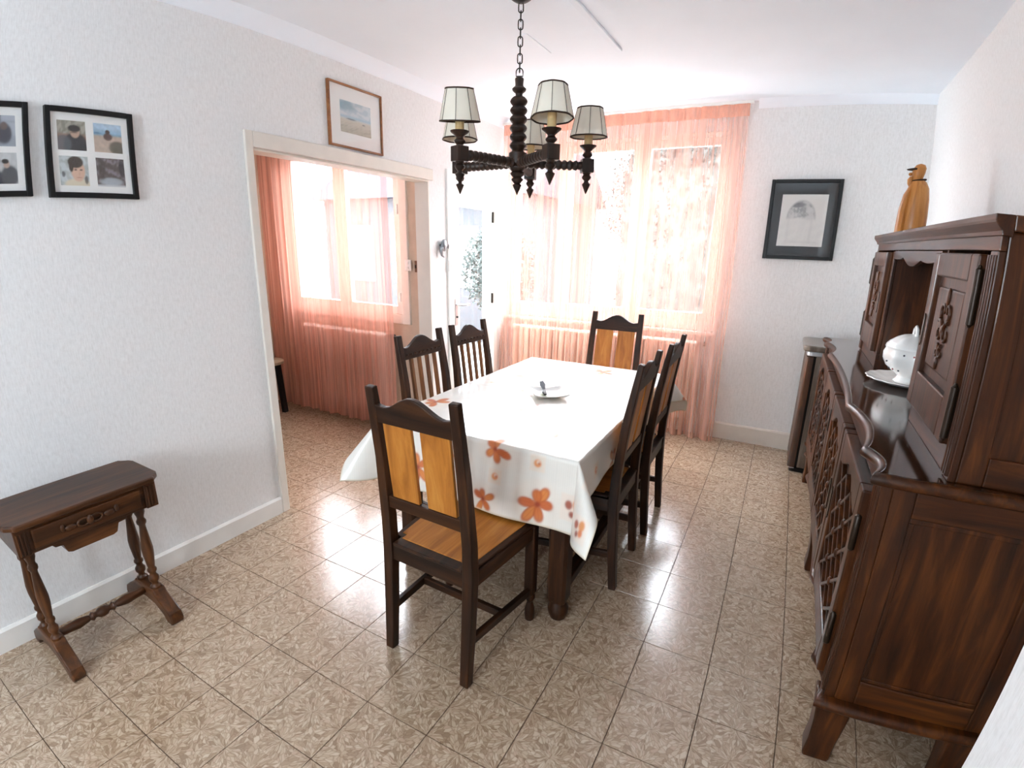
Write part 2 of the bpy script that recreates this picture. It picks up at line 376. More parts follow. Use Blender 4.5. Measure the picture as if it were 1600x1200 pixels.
MB().box(1.372, 1.408, -1.0, 2.02, H-.014, H).build('trim_4', M_CEIL, kind='structure', bevel=.003)
MB().box(1.0, 1.03, 1.62, 1.92, H-.004, H).build('trim_5', M_CEIL, kind='structure')

# ------------------------------------------------------------------ windows
def casement(root, x0, x1, z0, z1, y, fw=.055, d=.045, bars=()):
    f = MB().box(x0, x0+fw, y, y+d, z0, z1).box(x1-fw, x1, y, y+d, z0, z1).box(x0+fw, x1-fw, y, y+d, z0, z0+fw).box(x0+fw, x1-fw, y, y+d, z1-fw, z1)
    c = f.build('casement', M_WHITE, root, bevel=.004)
    MB().box(x0+fw-.004, x1-fw+.004, y+d/2-.003, y+d/2+.003, z0+fw-.004, z1-fw+.004).build('pane', M_GLASS, c)
    for z in bars: MB().box(x0+fw, x1-fw, y+.005, y+d-.005, z-.012, z+.012).build('glazing_bar', M_WHITE, c)
    return c
w1 = thing('window_1', (WX0, YB, WZ0)); w1['kind'] = 'structure'
MB().box(WX0, WX0+.03, YB+.02, YB+.11, WZ0, WZ1).box(WX1-.05, WX1, YB+.02, YB+.11, WZ0, WZ1).box(WX0+.03, WX1-.05, YB+.02, YB+.11, WZ0, WZ0+.08).box(WX0+.03, WX1-.05, YB+.02, YB+.11, WZ1-.03, WZ1).build('window_frame', M_WHITE, w1, bevel=.003)
for a, b in ((.05, .53), (.55, 1.19), (1.21, 1.85)): casement(w1, a, b, WZ0+.08, WZ1-.03, YB+.035, fw=.06 if a > .1 else .05)
MB().box(.53, .55, YB+.03, YB+.09, WZ0+.08, WZ1-.03).build('mullion', M_WHITE, w1); MB().box(1.19, 1.21, YB+.03, YB+.09, WZ0+.08, WZ1-.03).build('mullion', M_WHITE, w1)
MB().box(WX0-.02, WX1+.02, YB-.045, YB+.02, WZ0-.03, WZ0).build('window_sill', M_WHITE, w1, bevel=.006)
w2 = thing('window_2', (NX0, YN, NZ0)); w2['kind'] = 'structure'
MB().box(NX0, NX0+.05, YN-.02, YN+.1, NZ0, NZ1).box(NX1-.075, NX1, YN-.02, YN+.1, NZ0, NZ1).box(NX0+.05, NX1-.075, YN-.02, YN+.1, NZ0, NZ0+.075).box(NX0+.05, NX1-.075, YN-.02, YN+.1, NZ1-.05, NZ1).build('window_frame', M_CREAM, w2, bevel=.004)
for a, b in ((NX0+.05, -.945), (-.94, NX1-.075)): casement(w2, a, b, NZ0+.075, NZ1-.05, YN+.0, fw=.065)
for z in (1.06, 1.72): MB().lathe([(.008, 0), (.008, .07)], 10, (NX1-.085, YN-.024, z)).build('hinge', M_WHITE, w2, smooth=40)
w3 = thing('window_fill', (RX0, YR, RZ0)); w3['kind'] = 'structure'  # out of view, added to let fill light in from behind
for a, b in ((RX0, 1.347), (1.353, RX1)): casement(w3, a, b, RZ0, RZ1, YR-.08, fw=.05)
# glazed outer door in the left wall
d1 = thing('door_1', (0, 2.385, 0)); d1['kind'] = 'structure'
MB().box(-.1, .016, 2.335, 2.40, 0, 2.05).box(-.1, .016, 3.05, 3.11, 0, 2.05).box(-.1, .016, 2.40, 3.05, 1.985, 2.05).build('door_frame', M_WHITE, d1, bevel=.004)
lf = MB().box(-.06, -.018, 2.425, 2.535, .02, 1.965).box(-.06, -.018, 2.955, 3.035, .02, 1.965).box(-.06, -.018, 2.535, 2.955, 1.80, 1.965).box(-.06, -.018, 2.535, 2.955, .02, .22).build('door_leaf', M_WHITE, d1, bevel=.005)
MB().box(-.042, -.036, 2.53, 2.96, .215, 1.805).build('pane', M_GLASS, d1)
MB().box(-.018, -.012, 2.462, 2.498, .86, 1.08).build('lock_plate', M_CHROME, d1, bevel=.002)
MB().tube([(-.012, 2.48, 1.03), (.03, 2.48, 1.03), (.036, 2.49, 1.03), (.036, 2.60, 1.028)], .009, 10).build('handle', M_CHROME, d1, smooth=50)
MB().lathe([(.009, 0), (.009, .01)], 12, (-.013, 2.48, .93), (1, 0, 0)).build('keyhole', M_IRON, d1)
for z in (.3, 1.0, 1.7): MB().lathe([(.009, 0), (.009, .09)], 10, (-.008, 3.043, z)).build('hinge', M_BRASS, d1, smooth=40)

# ------------------------------------------------------------------ table
TX0, TX1, TY0, TY1, TZ = .862, 1.802, .628, 2.15, .752
tb = thing('dining_table', ((TX0+TX1)/2, (TY0+TY1)/2, 0), label='dark wooden extending dining table under the flowered oilcloth', cat='table')
MB().box(TX0, TX1, TY0, TY1, TZ-.028, TZ).build('tabletop', walnut('y'), tb, bevel=.004)
MB().box(TX0+.08, TX1-.08, TY0+.075, TY0+.1, TZ-.12, TZ-.028).box(TX0+.08, TX1-.08, TY1-.1, TY1-.075, TZ-.12, TZ-.028).box(TX0+.075, TX0+.1, TY0+.1, TY1-.1, TZ-.12, TZ-.028).box(TX1-.1, TX1-.075, TY0+.1, TY1-.1, TZ-.12, TZ-.028).build('apron', walnut('y'), tb)
for x in (TX0+.085, TX1-.085):
    for y in (TY0+.085, TY1-.085):
        m = MB(); c = .052
        for z0, z1, a, b in ((.085, TZ-.028, .041, .046), ):
            for k in range(1):
                poly = [(-a, -a+.012), (-a+.012, -a), (a-.012, -a), (a, -a+.012), (a, a-.012), (a-.012, a), (-a+.012, a), (-a, a-.012)]
                m.loft([[(x+p*w, y+q*w, z) for p, q in poly] for z, w in ((.085, .86), (.1, .98), (.3, 1.0), (.55, 1.05), (TZ-.028, 1.1))])
        m.lathe([(.02, 0), (.034, .004), (.043, .03), (.044, .05), (.034, .072), (.03, .085)], 18, (x, y, 0)).build('leg', walnut('z'), tb, smooth=35)
for x in (TX0+.085, TX1-.085): MB().beam((x, TY0+.12, .13), (x, TY1-.12, .13), .05, .04).build('stretcher', walnut('y'), tb, bevel=.003)
MB().beam((TX0+.11, (TY0+TY1)/2, .13), (TX1-.11, (TY0+TY1)/2, .13), .05, .04).build('stretcher', walnut('x'), tb, bevel=.003)

OX, OV = .175, .285; LX = TX1-TX0+2*OX; LY = TY1-TY0+2*OV
def cloth_pos(U, V):
    u = TX0-OX+LX*U; v = TY0-OV+LY*V
    dx = np.where(u > TX1, u-TX1, np.where(u < TX0, u-TX0, 0)); dy = np.where(v > TY1, v-TY1, np.where(v < TY0, v-TY0, 0))
    d = np.hypot(dx, dy); px = np.clip(u, TX0, TX1); py = np.clip(v, TY0, TY1)
    ex = np.where(d > 0, dx/np.maximum(d, 1e-9), 0); ey = np.where(d > 0, dy/np.maximum(d, 1e-9), 0)
    diag = 2*np.abs(ex*ey)
    wav = .05*np.sin(u*13+1.0)*np.abs(ey) + .05*np.sin(v*11)*np.abs(ex)
    fl = .05 + .08*np.abs(ey) + .60*diag**1.2 + wav*(1-diag)
    rr = np.minimum(d, .012)             # rolled edge
    out = d*np.sin(fl)*.98 + .004*np.minimum(d/.012, 1); dn = d*np.cos(fl)
    z = TZ + .0035 - np.where(d > 0, dn, 0)
    for c, a, w in ((1.445, .004, .006), (1.33, .003, .006)):     # the two fold lines over the leaf joints
        z = z + np.where(d == 0, a*np.exp(-((v-c+.02*np.sin(u*3))/w)**2), 0)
    z = z + np.where(d == 0, .0007*np.sin(u*37+3*np.sin(v*9))*np.sin(v*29+2), 0)
    return np.stack([px+ex*out, py+ey*out, z], 1)
def fbm(x, y, f, seed=0, oct=4):
    r = np.zeros_like(x); a = 1.; g = np.random.default_rng(seed)
    for o in range(oct):
        for _ in range(3):
            th = g.uniform(0, 6.28); ph = g.uniform(0, 6.28); r += a/3*np.sin(f*(x*math.cos(th)+y*math.sin(th))*g.uniform(.7, 1.3)+ph)
        a *= .55; f *= 2.1
    return r
def cloth_col(U, V):
    u = TX0-OX+LX*U; v = TY0-OV+LY*V
    col = np.tile(S3(233,228,219), (len(u), 1))
    col *= (1+.03*fbm(u, v, 30, 1)[:, None]); col *= (1+.015*np.sign(np.sin(u*700))*1)[:, None]
    def blend(w, c): 
        nonlocal col
        w = np.clip(w, 0, 1)[:, None]; col = col*(1-w) + np.array(c)*w
    def sm(x, e=.004): return 1/(1+np.exp(np.clip(x/e*2.2, -40, 40)))
    def square(cx, cy, s, c, a, rot=0):
        X = (u-cx)*math.cos(rot)+(v-cy)*math.sin(rot); Y = -(u-cx)*math.sin(rot)+(v-cy)*math.cos(rot); blend(a*sm(np.maximum(abs(X), abs(Y))-s), c)
    def petal(cx, cy, ang, L, Wd, c, c2):
        X = (u-cx)*math.cos(ang)+(v-cy)*math.sin(ang); Y = -(u-cx)*math.sin(ang)+(v-cy)*math.cos(ang)
        e = np.hypot((X-L*.55)/(L*.5), Y/(Wd*(.65+.35*np.clip(X/L, 0, 1)))) ; blend(.95*sm((e-1)*L*.4), c2); blend(.9*sm((e-.74)*L*.4, .006), c)
        blend(.35*sm(abs(Y)-.0015, .0015)*sm((e-.8)*L*.4), c2)
    OR, OD, RD = S3(224,142,76), S3(188,92,46), S3(160,66,40)
    def flower(cx, cy, r, rot, n=5):
        blend(.35*sm(np.hypot(u-cx, v-cy)-r*1.15, .01), S3(240,226,210))
        for k in range(n):
            c = (OR, S3(214,122,66), S3(206,108,62))[k % 3]
            petal(cx, cy, rot+k*2*math.pi/n+.25*math.sin(k*2.3+cx*9), r*(.85+.2*math.sin(k*1.7+cy*7)), r*.27, c, OD)
        blend(sm(np.hypot(u-cx, v-cy)-r*.12), RD)
    def cluster(cx, cy, r):
        square(cx, cy, r*1.5, S3(240,222,206), .6)
        for a, b, q, c in ((-.6, .3, .5, RD), (.4, .5, .6, OR), (.45, -.4, .45, S3(216,118,64)), (-.2, -.7, .35, S3(150,60,42))): blend(.9*sm(np.hypot((u-cx-a*r)*1.2, v-cy-b*r)-q*r), c)
    def ringsq(cx, cy, s):
        square(cx, cy, s, S3(238,218,198), .8); square(cx, cy, s*.82, S3(231,222,208), .7)
        blend(sm(np.hypot(u-cx, v-cy)-s*.5), OR); blend(sm(np.hypot(u-cx-.003, v-cy-.004)-s*.24), S3(236,222,204)); blend(sm(np.hypot(u-cx-.006, v-cy)-s*.16), OD)
    for q in ((1.20, .95), (1.55, 1.15), (.95, 1.3), (1.4, 1.6), (1.05, 1.9), (1.7, 1.8)):
        square(*q, .09, S3(226,220,212), .5, .1)
    # front fall: v below TY0 by the hanging length
    F = lambda x, z: (x, TY0-(TZ-z)*1.02)
    flower(*F(1.655, .555), .088, .9, 6); flower(*F(1.42, .52), .06, .4); flower(*F(1.085, .575), .07, 1.9); flower(*F(1.456, .728), .07, 3.7, 5)
    ringsq(*F(1.643, .712), .03); ringsq(*F(1.466, .622), .028); ringsq(*F(1.25, .66), .028); ringsq(*F(.93, .52), .028)
    cluster(*F(1.80, .575), .035); cluster(*F(1.25, .52), .03); cluster(1.90, .42, .03)
    # repeats over the top and the other falls
    for x, y, r, a in ((.93, .93, .075, .3), (1.35, 1.08, .08, 1.2), (1.62, .86, .07, 2.2), (1.10, 1.62, .08, .5), (1.55, 1.58, .075, 2.6), (1.43, 1.99, .075, .9), (.98, 2.02, .07, 1.7), (1.95, 1.05, .07, .2), (1.98, 1.75, .07, 1.2), (.70, 1.4, .07, 2.), (.68, .80, .06, .4), (1.3, 2.3, .07, .8), (1.95, 2.28, .06, .1)): flower(x, y, r, a)
    for x, y in ((1.15, .80), (1.72, 1.25), (.98, 1.40), (1.32, 1.80), (1.68, 2.0), (1.90, .80), (1.93, 1.42), (.73, 1.08), (.72, 1.8), (.66, .55)): ringsq(x, y, .03)
    for x, y in ((1.5, .78), (1.2, 1.3), (1.9, .60), (.78, .62), (1.0, 2.3)): cluster(x, y, .032)
    hem = np.minimum(np.minimum(U*LX, (1-U)*LX), np.minimum(V*LY, (1-V)*LY)); blend(.8*sm(hem-.006, .003), S3(214,196,168))
    return col
oil = vgrid('tablecloth', cloth_pos, 300, 420, M_CLOTHMAT, colfn=cloth_col, thick=.0012)
tag(oil, 'cream oilcloth printed with orange flowers, spread over the dining table', 'tablecloth')

# square dish with its dark utensil
dish = thing('square_dish', (1.368, 1.325, TZ+.009), R(38), label='small square white dish with upturned rim in the middle of the table', cat='dish')
def dish_mesh(h0, h1, w0, w1, zz):
    def sq(w, z, lift): 
        P = []
        for k in range(32):
            a = 2*math.pi*k/32; c, s = math.cos(a), math.sin(a); q = w/max(abs(c), abs(s)); corner = (1/max(abs(c), abs(s))-1)/.414
            P.append((q*c*.98, q*s*.98, z+lift*corner))
        return P
    return MB().loft([sq(.045, .002, 0), sq(.05, 0, 0), sq(.075, .008, .003), sq(.09, .014, .01), sq(.088, .017, .01), sq(.074, .012, .003), sq(.05, .005, 0), sq(.004, .004, 0)])
dish_mesh(0, 0, 0, 0, 0).build('bowl', M_CERAMIC, dish, local=True, smooth=50)
M_GREEN = plain('pale_green_glaze', (178,190,160), .3, .5)
MB().box(-.055, .055, -.055, .055, .006, .0075).build('glazed_base', M_GREEN, dish, local=True)
ut = thing('utensil', (1.345, 1.32, TZ+.018), R(120), label='small black utensil with pale grey end lying in the square dish', cat='utensil')
MB().chain([(-.05, 0, .006), (-.02, .004, .012), (.02, .002, .012), (.035, 0, .01)], [(.014, .008), (.02, .012), (.016, .01), (.008, .006)], up=(0, 1, 0)).build('grip', M_BLACK, ut, local=True, smooth=50, bevel=.002)
MB().chain([(.03, 0, .010), (.06, .006, .03), (.075, .012, .045)], [(.012, .004), (.03, .003), (.02, .002)], up=(0, 1, 0)).build('blade', M_SILVER, ut, local=True, smooth=50)

# ------------------------------------------------------------------ chairs
def chair(kind):
    """local: seat centre at origin, sitter faces +y, back at -y"""
    r = thing('dining_chair'); K = []
    def put(o): K.append(o); return o
    wr, wf, yb, yf, hs, ht = .178, .207, -.195, .195, .45, 1.058
    for s in (-1, 1):
        pts = [(s*wr*.98, yb-.018, 0), (s*wr*.99, yb-.004, .2), (s*wr, yb+.006, .42), (s*wr, yb+.002, .55), (s*wr*.97, yb-.022, .8), (s*wr*.95, yb-.062, ht)]
        put(MB().chain(pts, [(.036, .034), (.04, .038), (.042, .042), (.04, .04), (.038, .034), (.036, .024)]).build('rear_leg', walnut('z'), r, local=True, bevel=.004))
        x = s*wf; m = MB()
        m.box(x-.02, x+.02, yf-.02, yf+.02, .13, hs-.005)
        m.lathe([(.012, 0), (.019, .004), (.021, .03), (.02, .06), (.013, .085), (.012, .09), (.02, .105), (.021, .118), (.017, .13)], 16, (x, yf, 0))
        put(m.build('front_leg', walnut('z'), r, local=True, smooth=35, bevel=.003))
        put(MB().beam((s*wr, yb+.02, .415), (s*wf, yf-.02, .415), .026, .06).build('seat_rail', walnut('y'), r, local=True, bevel=.003))
        put(MB().beam((s*wr*.99, yb+.012, .17), (s*wf, yf-.018, .145), .02, .032).build('stretcher', walnut('y'), r, local=True, bevel=.003))
    put(MB().box(-wf+.02, wf-.02, yf-.014, yf+.014, .385, .445).build('seat_rail', walnut('x'), r, local=True, bevel=.003))
    put(MB().box(-wr+.02, wr-.02, yb-.008, yb+.02, .385, .445).build('seat_rail', walnut('x'), r, local=True, bevel=.003))
    put(MB().beam((-.195, .0, .158), (.195, .0, .158), .02, .03).build('stretcher', walnut('x'), r, local=True, bevel=.003))
    q = [(-wr+.024, yb-.012), (wr-.024, yb-.012), (wr-.024, yb+.034), (wr+.006, yb+.034), (wf+.018, yf+.022), (-wf-.018, yf+.022), (-wr-.006, yb+.034), (-wr+.024, yb+.034)]
    put(MB().prism(q, 'z', .4455, .4585).build('seat_frame', walnut('y'), r, local=True, bevel=.004))
    q = [(-wr+.035, yb+.026), (wr-.035, yb+.026), (wr-.035, yb+.055), (wr-.012, yb+.055), (wf-.012, yf-.03), (wf-.04, yf-.03), (wf-.04, yf-.006), (-wf+.04, yf-.006), (-wf+.04, yf-.03), (-wf+.012, yf-.03), (-wr+.012, yb+.055), (-wr+.035, yb+.055)]
    put(MB().prism(q, 'z', .456, .461).build('seat', honey('y'), r, local=True, bevel=.002, label='honey coloured wooden seat panel'))
    iy = lambda z: yb+.002-.024*max(0, (z-.55))/.25 - (.016*max(0, z-.8)/.258)
    # lower back rail, splats and crest
    lo0, lo1 = .60, .648
    put(MB().hexa([(-wr+.016, iy(lo0)-.011, lo0), (wr-.016, iy(lo0)-.011, lo0), (wr-.016, iy(lo0)+.011, lo0), (-wr+.016, iy(lo0)+.011, lo0), (-wr+.016, iy(lo1)-.011, lo1), (wr-.016, iy(lo1)-.011, lo1), (wr-.016, iy(lo1)+.011, lo1), (-wr+.016, iy(lo1)+.011, lo1)]).build('back_rail', walnut('x'), r, local=True, bevel=.004))
    n = 24; top = []
    for k in range(n+1):
        x = (-1+2*k/n)*(wr-.016); t = abs(x)/(wr-.016)
        z = .992 + .05*(.5+.5*math.cos(math.pi*min(1, t/.78))) + (.008*((t-.78)/.22) if t > .78 else 0)
        top.append((x, z))
    poly = [(-wr+.016, .932), (wr-.016, .932)] + top[::-1]
    m = MB().prism(poly, 'y', -.0115, .0115); m.v = [(x, y+iy(.98)-(z-.98)*.16, z) for x, y, z in m.v]
    cr = put(m.build('crest_rail', walnut('x'), r, local=True, bevel=.004))
    if kind == 'splat':
        for s in (-1, 1):
            a, b = s*.0185, s*.138; x0, x1 = min(a, b), max(a, b)
            put(MB().hexa([(x0, iy(lo1)-.007, lo1), (x1, iy(lo1)-.007, lo1), (x1, iy(lo1)+.007, lo1), (x0, iy(lo1)+.007, lo1), (x0, iy(.935)-.007, .935), (x1, iy(.935)-.007, .935), (x1, iy(.935)+.007, .935), (x0, iy(.935)+.007, .935)]).build('splat', honey('z'), r, local=True, bevel=.003, label='honey coloured wide back splat'))
    else:
        for k in range(4):
            x = (-1.5+k)*.064
            put(MB().hexa([(x+a, iy(z)+b, z) for z in (lo1, .935) for a, b in ((-.0095, -.009), (.0095, -.009), (.0095, .009), (-.0095, .009))]).build('slat', wood('slat_oak', (80,45,18), (116,70,32), (146,94,48), 'z', .4, .05), r, local=True, bevel=.003, label='thin lighter brown back slat'))
        for k in range(9):
            x = (-4+k)*.034
            c = MB().ellipsoid((x, iy(.96)+.0115+.0035, .958), .009, .005, .006, 8, 5).build('carved_bead', walnut('x'), cr, local=True, smooth=60)
    return r
def place(src, first, x, y, rz, label, group):
    o = src if first else copy_tree(src)
    o.location = (x, y, 0); o.rotation_euler = (0, 0, rz); tag(o, label, 'chair', group); return o
cs = chair('splat'); cl = chair('slat')
GR = 'dining chairs around the table'
place(cs, True, 1.408, .449, R(-2), 'dark wooden chair with two honey splats at the near end of table, nearest to viewer', GR)
place(cs, False, 1.648, 1.174, R(91), 'nearer of the two dark wooden chairs on the sideboard side of the table', GR)
place(cs, False, 1.66, 1.702, R(90.5), 'farther of the two dark wooden chairs on the sideboard side of the table', GR)
place(cs, False, 1.327, 2.335, R(180), 'two-splat chair at the far end of table in front of the pink curtain', GR)
place(cl, True, .945, 1.118, R(-90), 'slat-back chair with beaded top rail in front of the doorway to next room', GR)
place(cl, False, .945, 1.58, R(-91), 'slat-back chair with beaded top rail in front of the glazed door', GR)

# ------------------------------------------------------------------ sideboard
SX, SB, SY0, SY1, ST = 2.668, 3.125, .485, 2.79, .985
sb = thing('sideboard', (2.9, 1.64, 0), label='long carved dark oak sideboard with serpentine top along the right wall', cat='sideboard')
CUSP = [.468, .663, 1.146, 2.216, 2.60, 2.806]; AMP = [.03, .036, .022, .034, .03]
def edge_pts(x0, n=14):
    P = []
    for i in range(5):
        a, b = CUSP[i], CUSP[i+1]
        for k in range(n + (i == 4)):
            t_ = k/n; P.append((x0 + AMP[i]*math.sin(math.pi*t_)**.8, a+(b-a)*t_))
    return P
ep = edge_pts(2.632)
MB().prism([(x+.008, y) for x, y in ep] + [(SB, CUSP[-1]), (SB, CUSP[0])], 'z', ST-.03, ST).build('worktop', wood('polished_top', (28,12,4), (52,26,9), (80,45,19), 'y', .12, .5), sb, bevel=.004)
MB().tube([(SB-.01, CUSP[0], ST-.0175)] + [(ep[0][0]+.03, CUSP[0], ST-.0175)] + [(x+.008, y, ST-.0175) for x, y in ep] + [(ep[-1][0]+.03, CUSP[-1], ST-.0175), (SB-.01, CUSP[-1], ST-.0175)], .0165, 12).build('edge_moulding', buffet('y'), sb, smooth=60)
MB().box(SX+.012, SB, SY0+.012, SY1-.012, .245, ST-.03).build('carcass', buffet('z'), sb)
bp = edge_pts(2.638)
MB().prism([(x+.006, y) for x, y in bp] + [(SB, CUSP[-1]), (SB, CUSP[0])], 'z', .232, .262).build('plinth_board', buffet('y'), sb, bevel=.004)
MB().tube([(SB-.01, CUSP[0], .246)] + [(bp[0][0]+.035, CUSP[0], .246)] + [(x+.006, y, .246) for x, y in bp] + [(bp[-1][0]+.03, CUSP[-1], .246), (SB-.01, CUSP[-1], .246)], .0165, 12).build('plinth_moulding', buffet('y'), sb, smooth=60)
# near end: stiles, rails, fielded panel
for x0, x1 in ((SX+.0205, 2.742), (3.06, SB)): MB().box(x0, x1, SY0, SY0+.03, .262, ST-.03).build('stile', buffet('z'), sb, bevel=.004)
MB().box(2.742, 3.06, SY0, SY0+.03, .872, ST-.03).build('rail', buffet('x'), sb, bevel=.004)
MB().box(2.742, 3.06, SY0, SY0+.03, .262, .345).build('rail', buffet('x'), sb, bevel=.004)
MB().box(2.742, 3.06, SY0+.002, SY0+.012, .345, .872).build('end_panel', buffet('z'), sb).location.y += .006
MB().box(2.742, 3.06, SY0+.004, SY0+.014, .857, .872).box(2.742, 3.06, SY0+.004, SY0+.014, .345, .358).box(2.742, 2.756, SY0+.004, SY0+.014, .358, .857).build('panel_moulding', buffet('z'), sb, bevel=.003)
for y0, y1 in ((SY0, SY0+.062), (SY1-.062, SY1)):
    p = MB().box(SX-.008, SX+.02, y0, y1, .262, ST-.03).build('pilaster', buffet('z'), sb, bevel=.003)
    for k in range(3): MB().tube([(SX-.009, y0+.012+k*.019, .275), (SX-.009, y0+.012+k*.019, ST-.045)], .0075, 8).build('reed', buffet('z'), p, smooth=60)
MB().box(SX-.002, SX+.02, SY0+.062, SY1-.062, .90, ST-.03).build('frieze', buffet('y'), sb, bevel=.003)
DOORS = [(.556, 1.118), (1.136, 1.628), (1.646, 2.138), (2.156, 2.718)]
for i, (a, b) in enumerate(DOORS):
    dz0, dz1 = .285, .895; xo, xi = SX-.034, SX+.006; w = .058
    d = MB().box(xo, xi, a, a+w, dz0, dz1).box(xo, xi, b-w, b, dz0, dz1).box(xo, xi, a+w, b-w, dz0, dz0+.085).build('cupboard_door', buffet('z'), sb, bevel=.005)
    n = 16; arch = [(a+w+(b-a-2*w)*k/n, dz1-.075-.03*math.cos(2*math.pi*k/n)) for k in range(n+1)]
    MB().prism([(a+w, dz1), (b-w, dz1)] + arch[::-1], 'x', xo, xi).build('arched_rail', buffet('y'), d, bevel=.004)
    MB().box(xo+.02, xi-.004, a+w-.005, b-w+.005, dz0+.08, dz1-.03).build('door_panel', buffet('z'), d)
    # diagonal lattice with small bosses
    ya, yb_, za, zb = a+w, b-w, dz0+.085, dz1-.10; nx, nz = 3, 4
    hy, hz = (yb_-ya)/nx, (zb-za)/nz
    for k in range(-nz, nx):
        for sgn in (1, -1):
            P = []
            for t_ in range(nz+1):
                yy = ya + (k+t_)*hy if sgn > 0 else yb_ - (k+t_)*hy
                if ya-1e-6 <= yy <= yb_+1e-6: P.append((xo+.013, yy, za+t_*hz))
            if len(P) >= 2: MB().beam(P[0], P[-1], .012, .016, up=(1, 0, 0)).build('lattice_bar', buffet('z'), d, bevel=.003)
    for jy in range(1, nx):
        for jz in range(1, nz): MB().ellipsoid((xo+.007, ya+jy*hy, za+jz*hz), .009, .016, .016, 10, 6).build('boss', buffet('z'), d, smooth=60)
    for z in (.40, .72): MB().lathe([(.004, -.006), (.009, 0), (.009, .1), (.004, .106)], 10, (xo+.004, (a-.004) if i % 2 == 0 else (b+.004), z)).build('hinge', M_BRASS, d, smooth=40)
    ky = b-.03 if i % 2 == 0 else a+.03
    MB().prism([(ky-.011, .56), (ky, .545), (ky+.011, .56), (ky+.011, .66), (ky, .675), (ky-.011, .66)], 'x', xo-.004, xo).build('key_plate', M_BRASS, d)
for x in (SX+.03, SB-.05):
    for y in (SY0+.045, 1.637, SY1-.045):
        sgn = -1 if x < 2.8 else 1
        MB().loft([[(x+sx*w/2+sgn*o_, y+sy*w/2, z) for sx, sy in ((-1, -1), (1, -1), (1, 1), (-1, 1))] for z, w, o_ in ((0, .078, .004), (.02, .082, .004), (.08, .08, 0), (.16, .09, -.002), (.234, .102, 0))]).build('leg', buffet('z'), sb, smooth=40, bevel=.006)
# hutch
HX, HY0, HY1, HT = 2.802, .492, 2.46, 1.578
hu = thing('hutch', (2.96, 1.47, ST), label='upper cabinet of two carved doors and open niche standing on the sideboard', cat='cabinet')
for x0, x1 in ((HX+.0145, HX+.075), (3.065, SB)): MB().box(x0, x1, HY0, HY0+.025, ST, HT).build('stile', buffet('z'), hu, bevel=.004)
MB().box(HX+.075, 3.065, HY0, HY0+.025, 1.49, HT).build('rail', buffet('x'), hu, bevel=.004)
MB().box(HX+.075, 3.065, HY0, HY0+.025, ST, 1.06).build('rail', buffet('x'), hu, bevel=.004)
MB().box(HX+.075, 3.065, HY0+.008, HY0+.02, 1.06, 1.49).build('end_panel', buffet('z'), hu)
MB().box(HX+.012, SB, HY1-.025, HY1, ST, HT).build('side_board', buffet('z'), hu)
MB().box(SB-.012, SB, HY0+.025, HY1-.025, ST, HT).build('back_board', buffet('z'), hu)
MB().box(HX+.012, SB-.012, HY0+.025, HY1-.025, HT-.02, HT).build('top_board', buffet('y'), hu)
NY0, NY1 = 1.035, 1.905
for y in (NY0-.02, NY1): MB().box(HX+.014, SB-.012, y, y+.02, ST, HT-.02).build('partition', buffet('z'), hu)
for y0, y1 in ((HY0, HY0+.055), (HY1-.055, HY1)):
    p = MB().box(HX-.004, HX+.014, y0, y1, ST, 1.535).build('pilaster', buffet('z'), hu, bevel=.003)
    for k in range(3): MB().tube([(HX-.005, y0+.01+k*.0175, ST+.012), (HX-.005, y0+.01+k*.0175, 1.525)], .007, 8).build('reed', buffet('z'), p, smooth=60)
for y0, y1 in ((HY0+.055, NY0), (NY1, HY1-.055)): MB().box(HX, HX+.014, y0, y1, ST, 1.05).build('bottom_rail', buffet('y'), hu, bevel=.002)
MB().box(HX, HX+.014, NY1, NY1+.05, 1.05, 1.53).build('post', buffet('z'), hu, bevel=.003)
MB().box(HX-.002, HX+.014, HY0, HY1, 1.535, HT).build('frieze', buffet('y'), hu, bevel=.002)
n = 40; sc_ = [(NY0+(NY1-NY0)*k/n, 1.505 - .02*abs(math.sin(2.5*2*math.pi*k/n/2+.4)) + .012*math.cos(2*math.pi*k/n)) for k in range(n+1)]
MB().prism([(NY0, 1.532), (NY1, 1.532)] + sc_[::-1], 'x', HX, HX+.014).build('scalloped_apron', buffet('y'), hu)
cor = [(HX+.016, HT-.012), (HX-.008, HT-.01), (HX-.01, HT), (HX-.018, HT+.01), (HX-.024, HT+.018), (HX-.026, HT+.024), (HX-.026, HT+.036), (HX+.016, HT+.036)]
MB().prism(cor, 'y', HY0-.022, HY1+.022).build('cornice', buffet('y'), hu, bevel=.002)
MB().box(HX+.016, SB, HY0-.022, HY1+.022, HT, HT+.036).build('cornice_top', buffet('y'), hu, bevel=.003)
def scroll(c, r0, turns, a0, sgn, x, n=26):
    return [(x, c[0]+sgn*(r0*(1-.72*k/n))*math.cos(a0+turns*2*math.pi*k/n), c[1]+(r0*(1-.72*k/n))*math.sin(a0+turns*2*math.pi*k/n)) for k in range(n+1)]
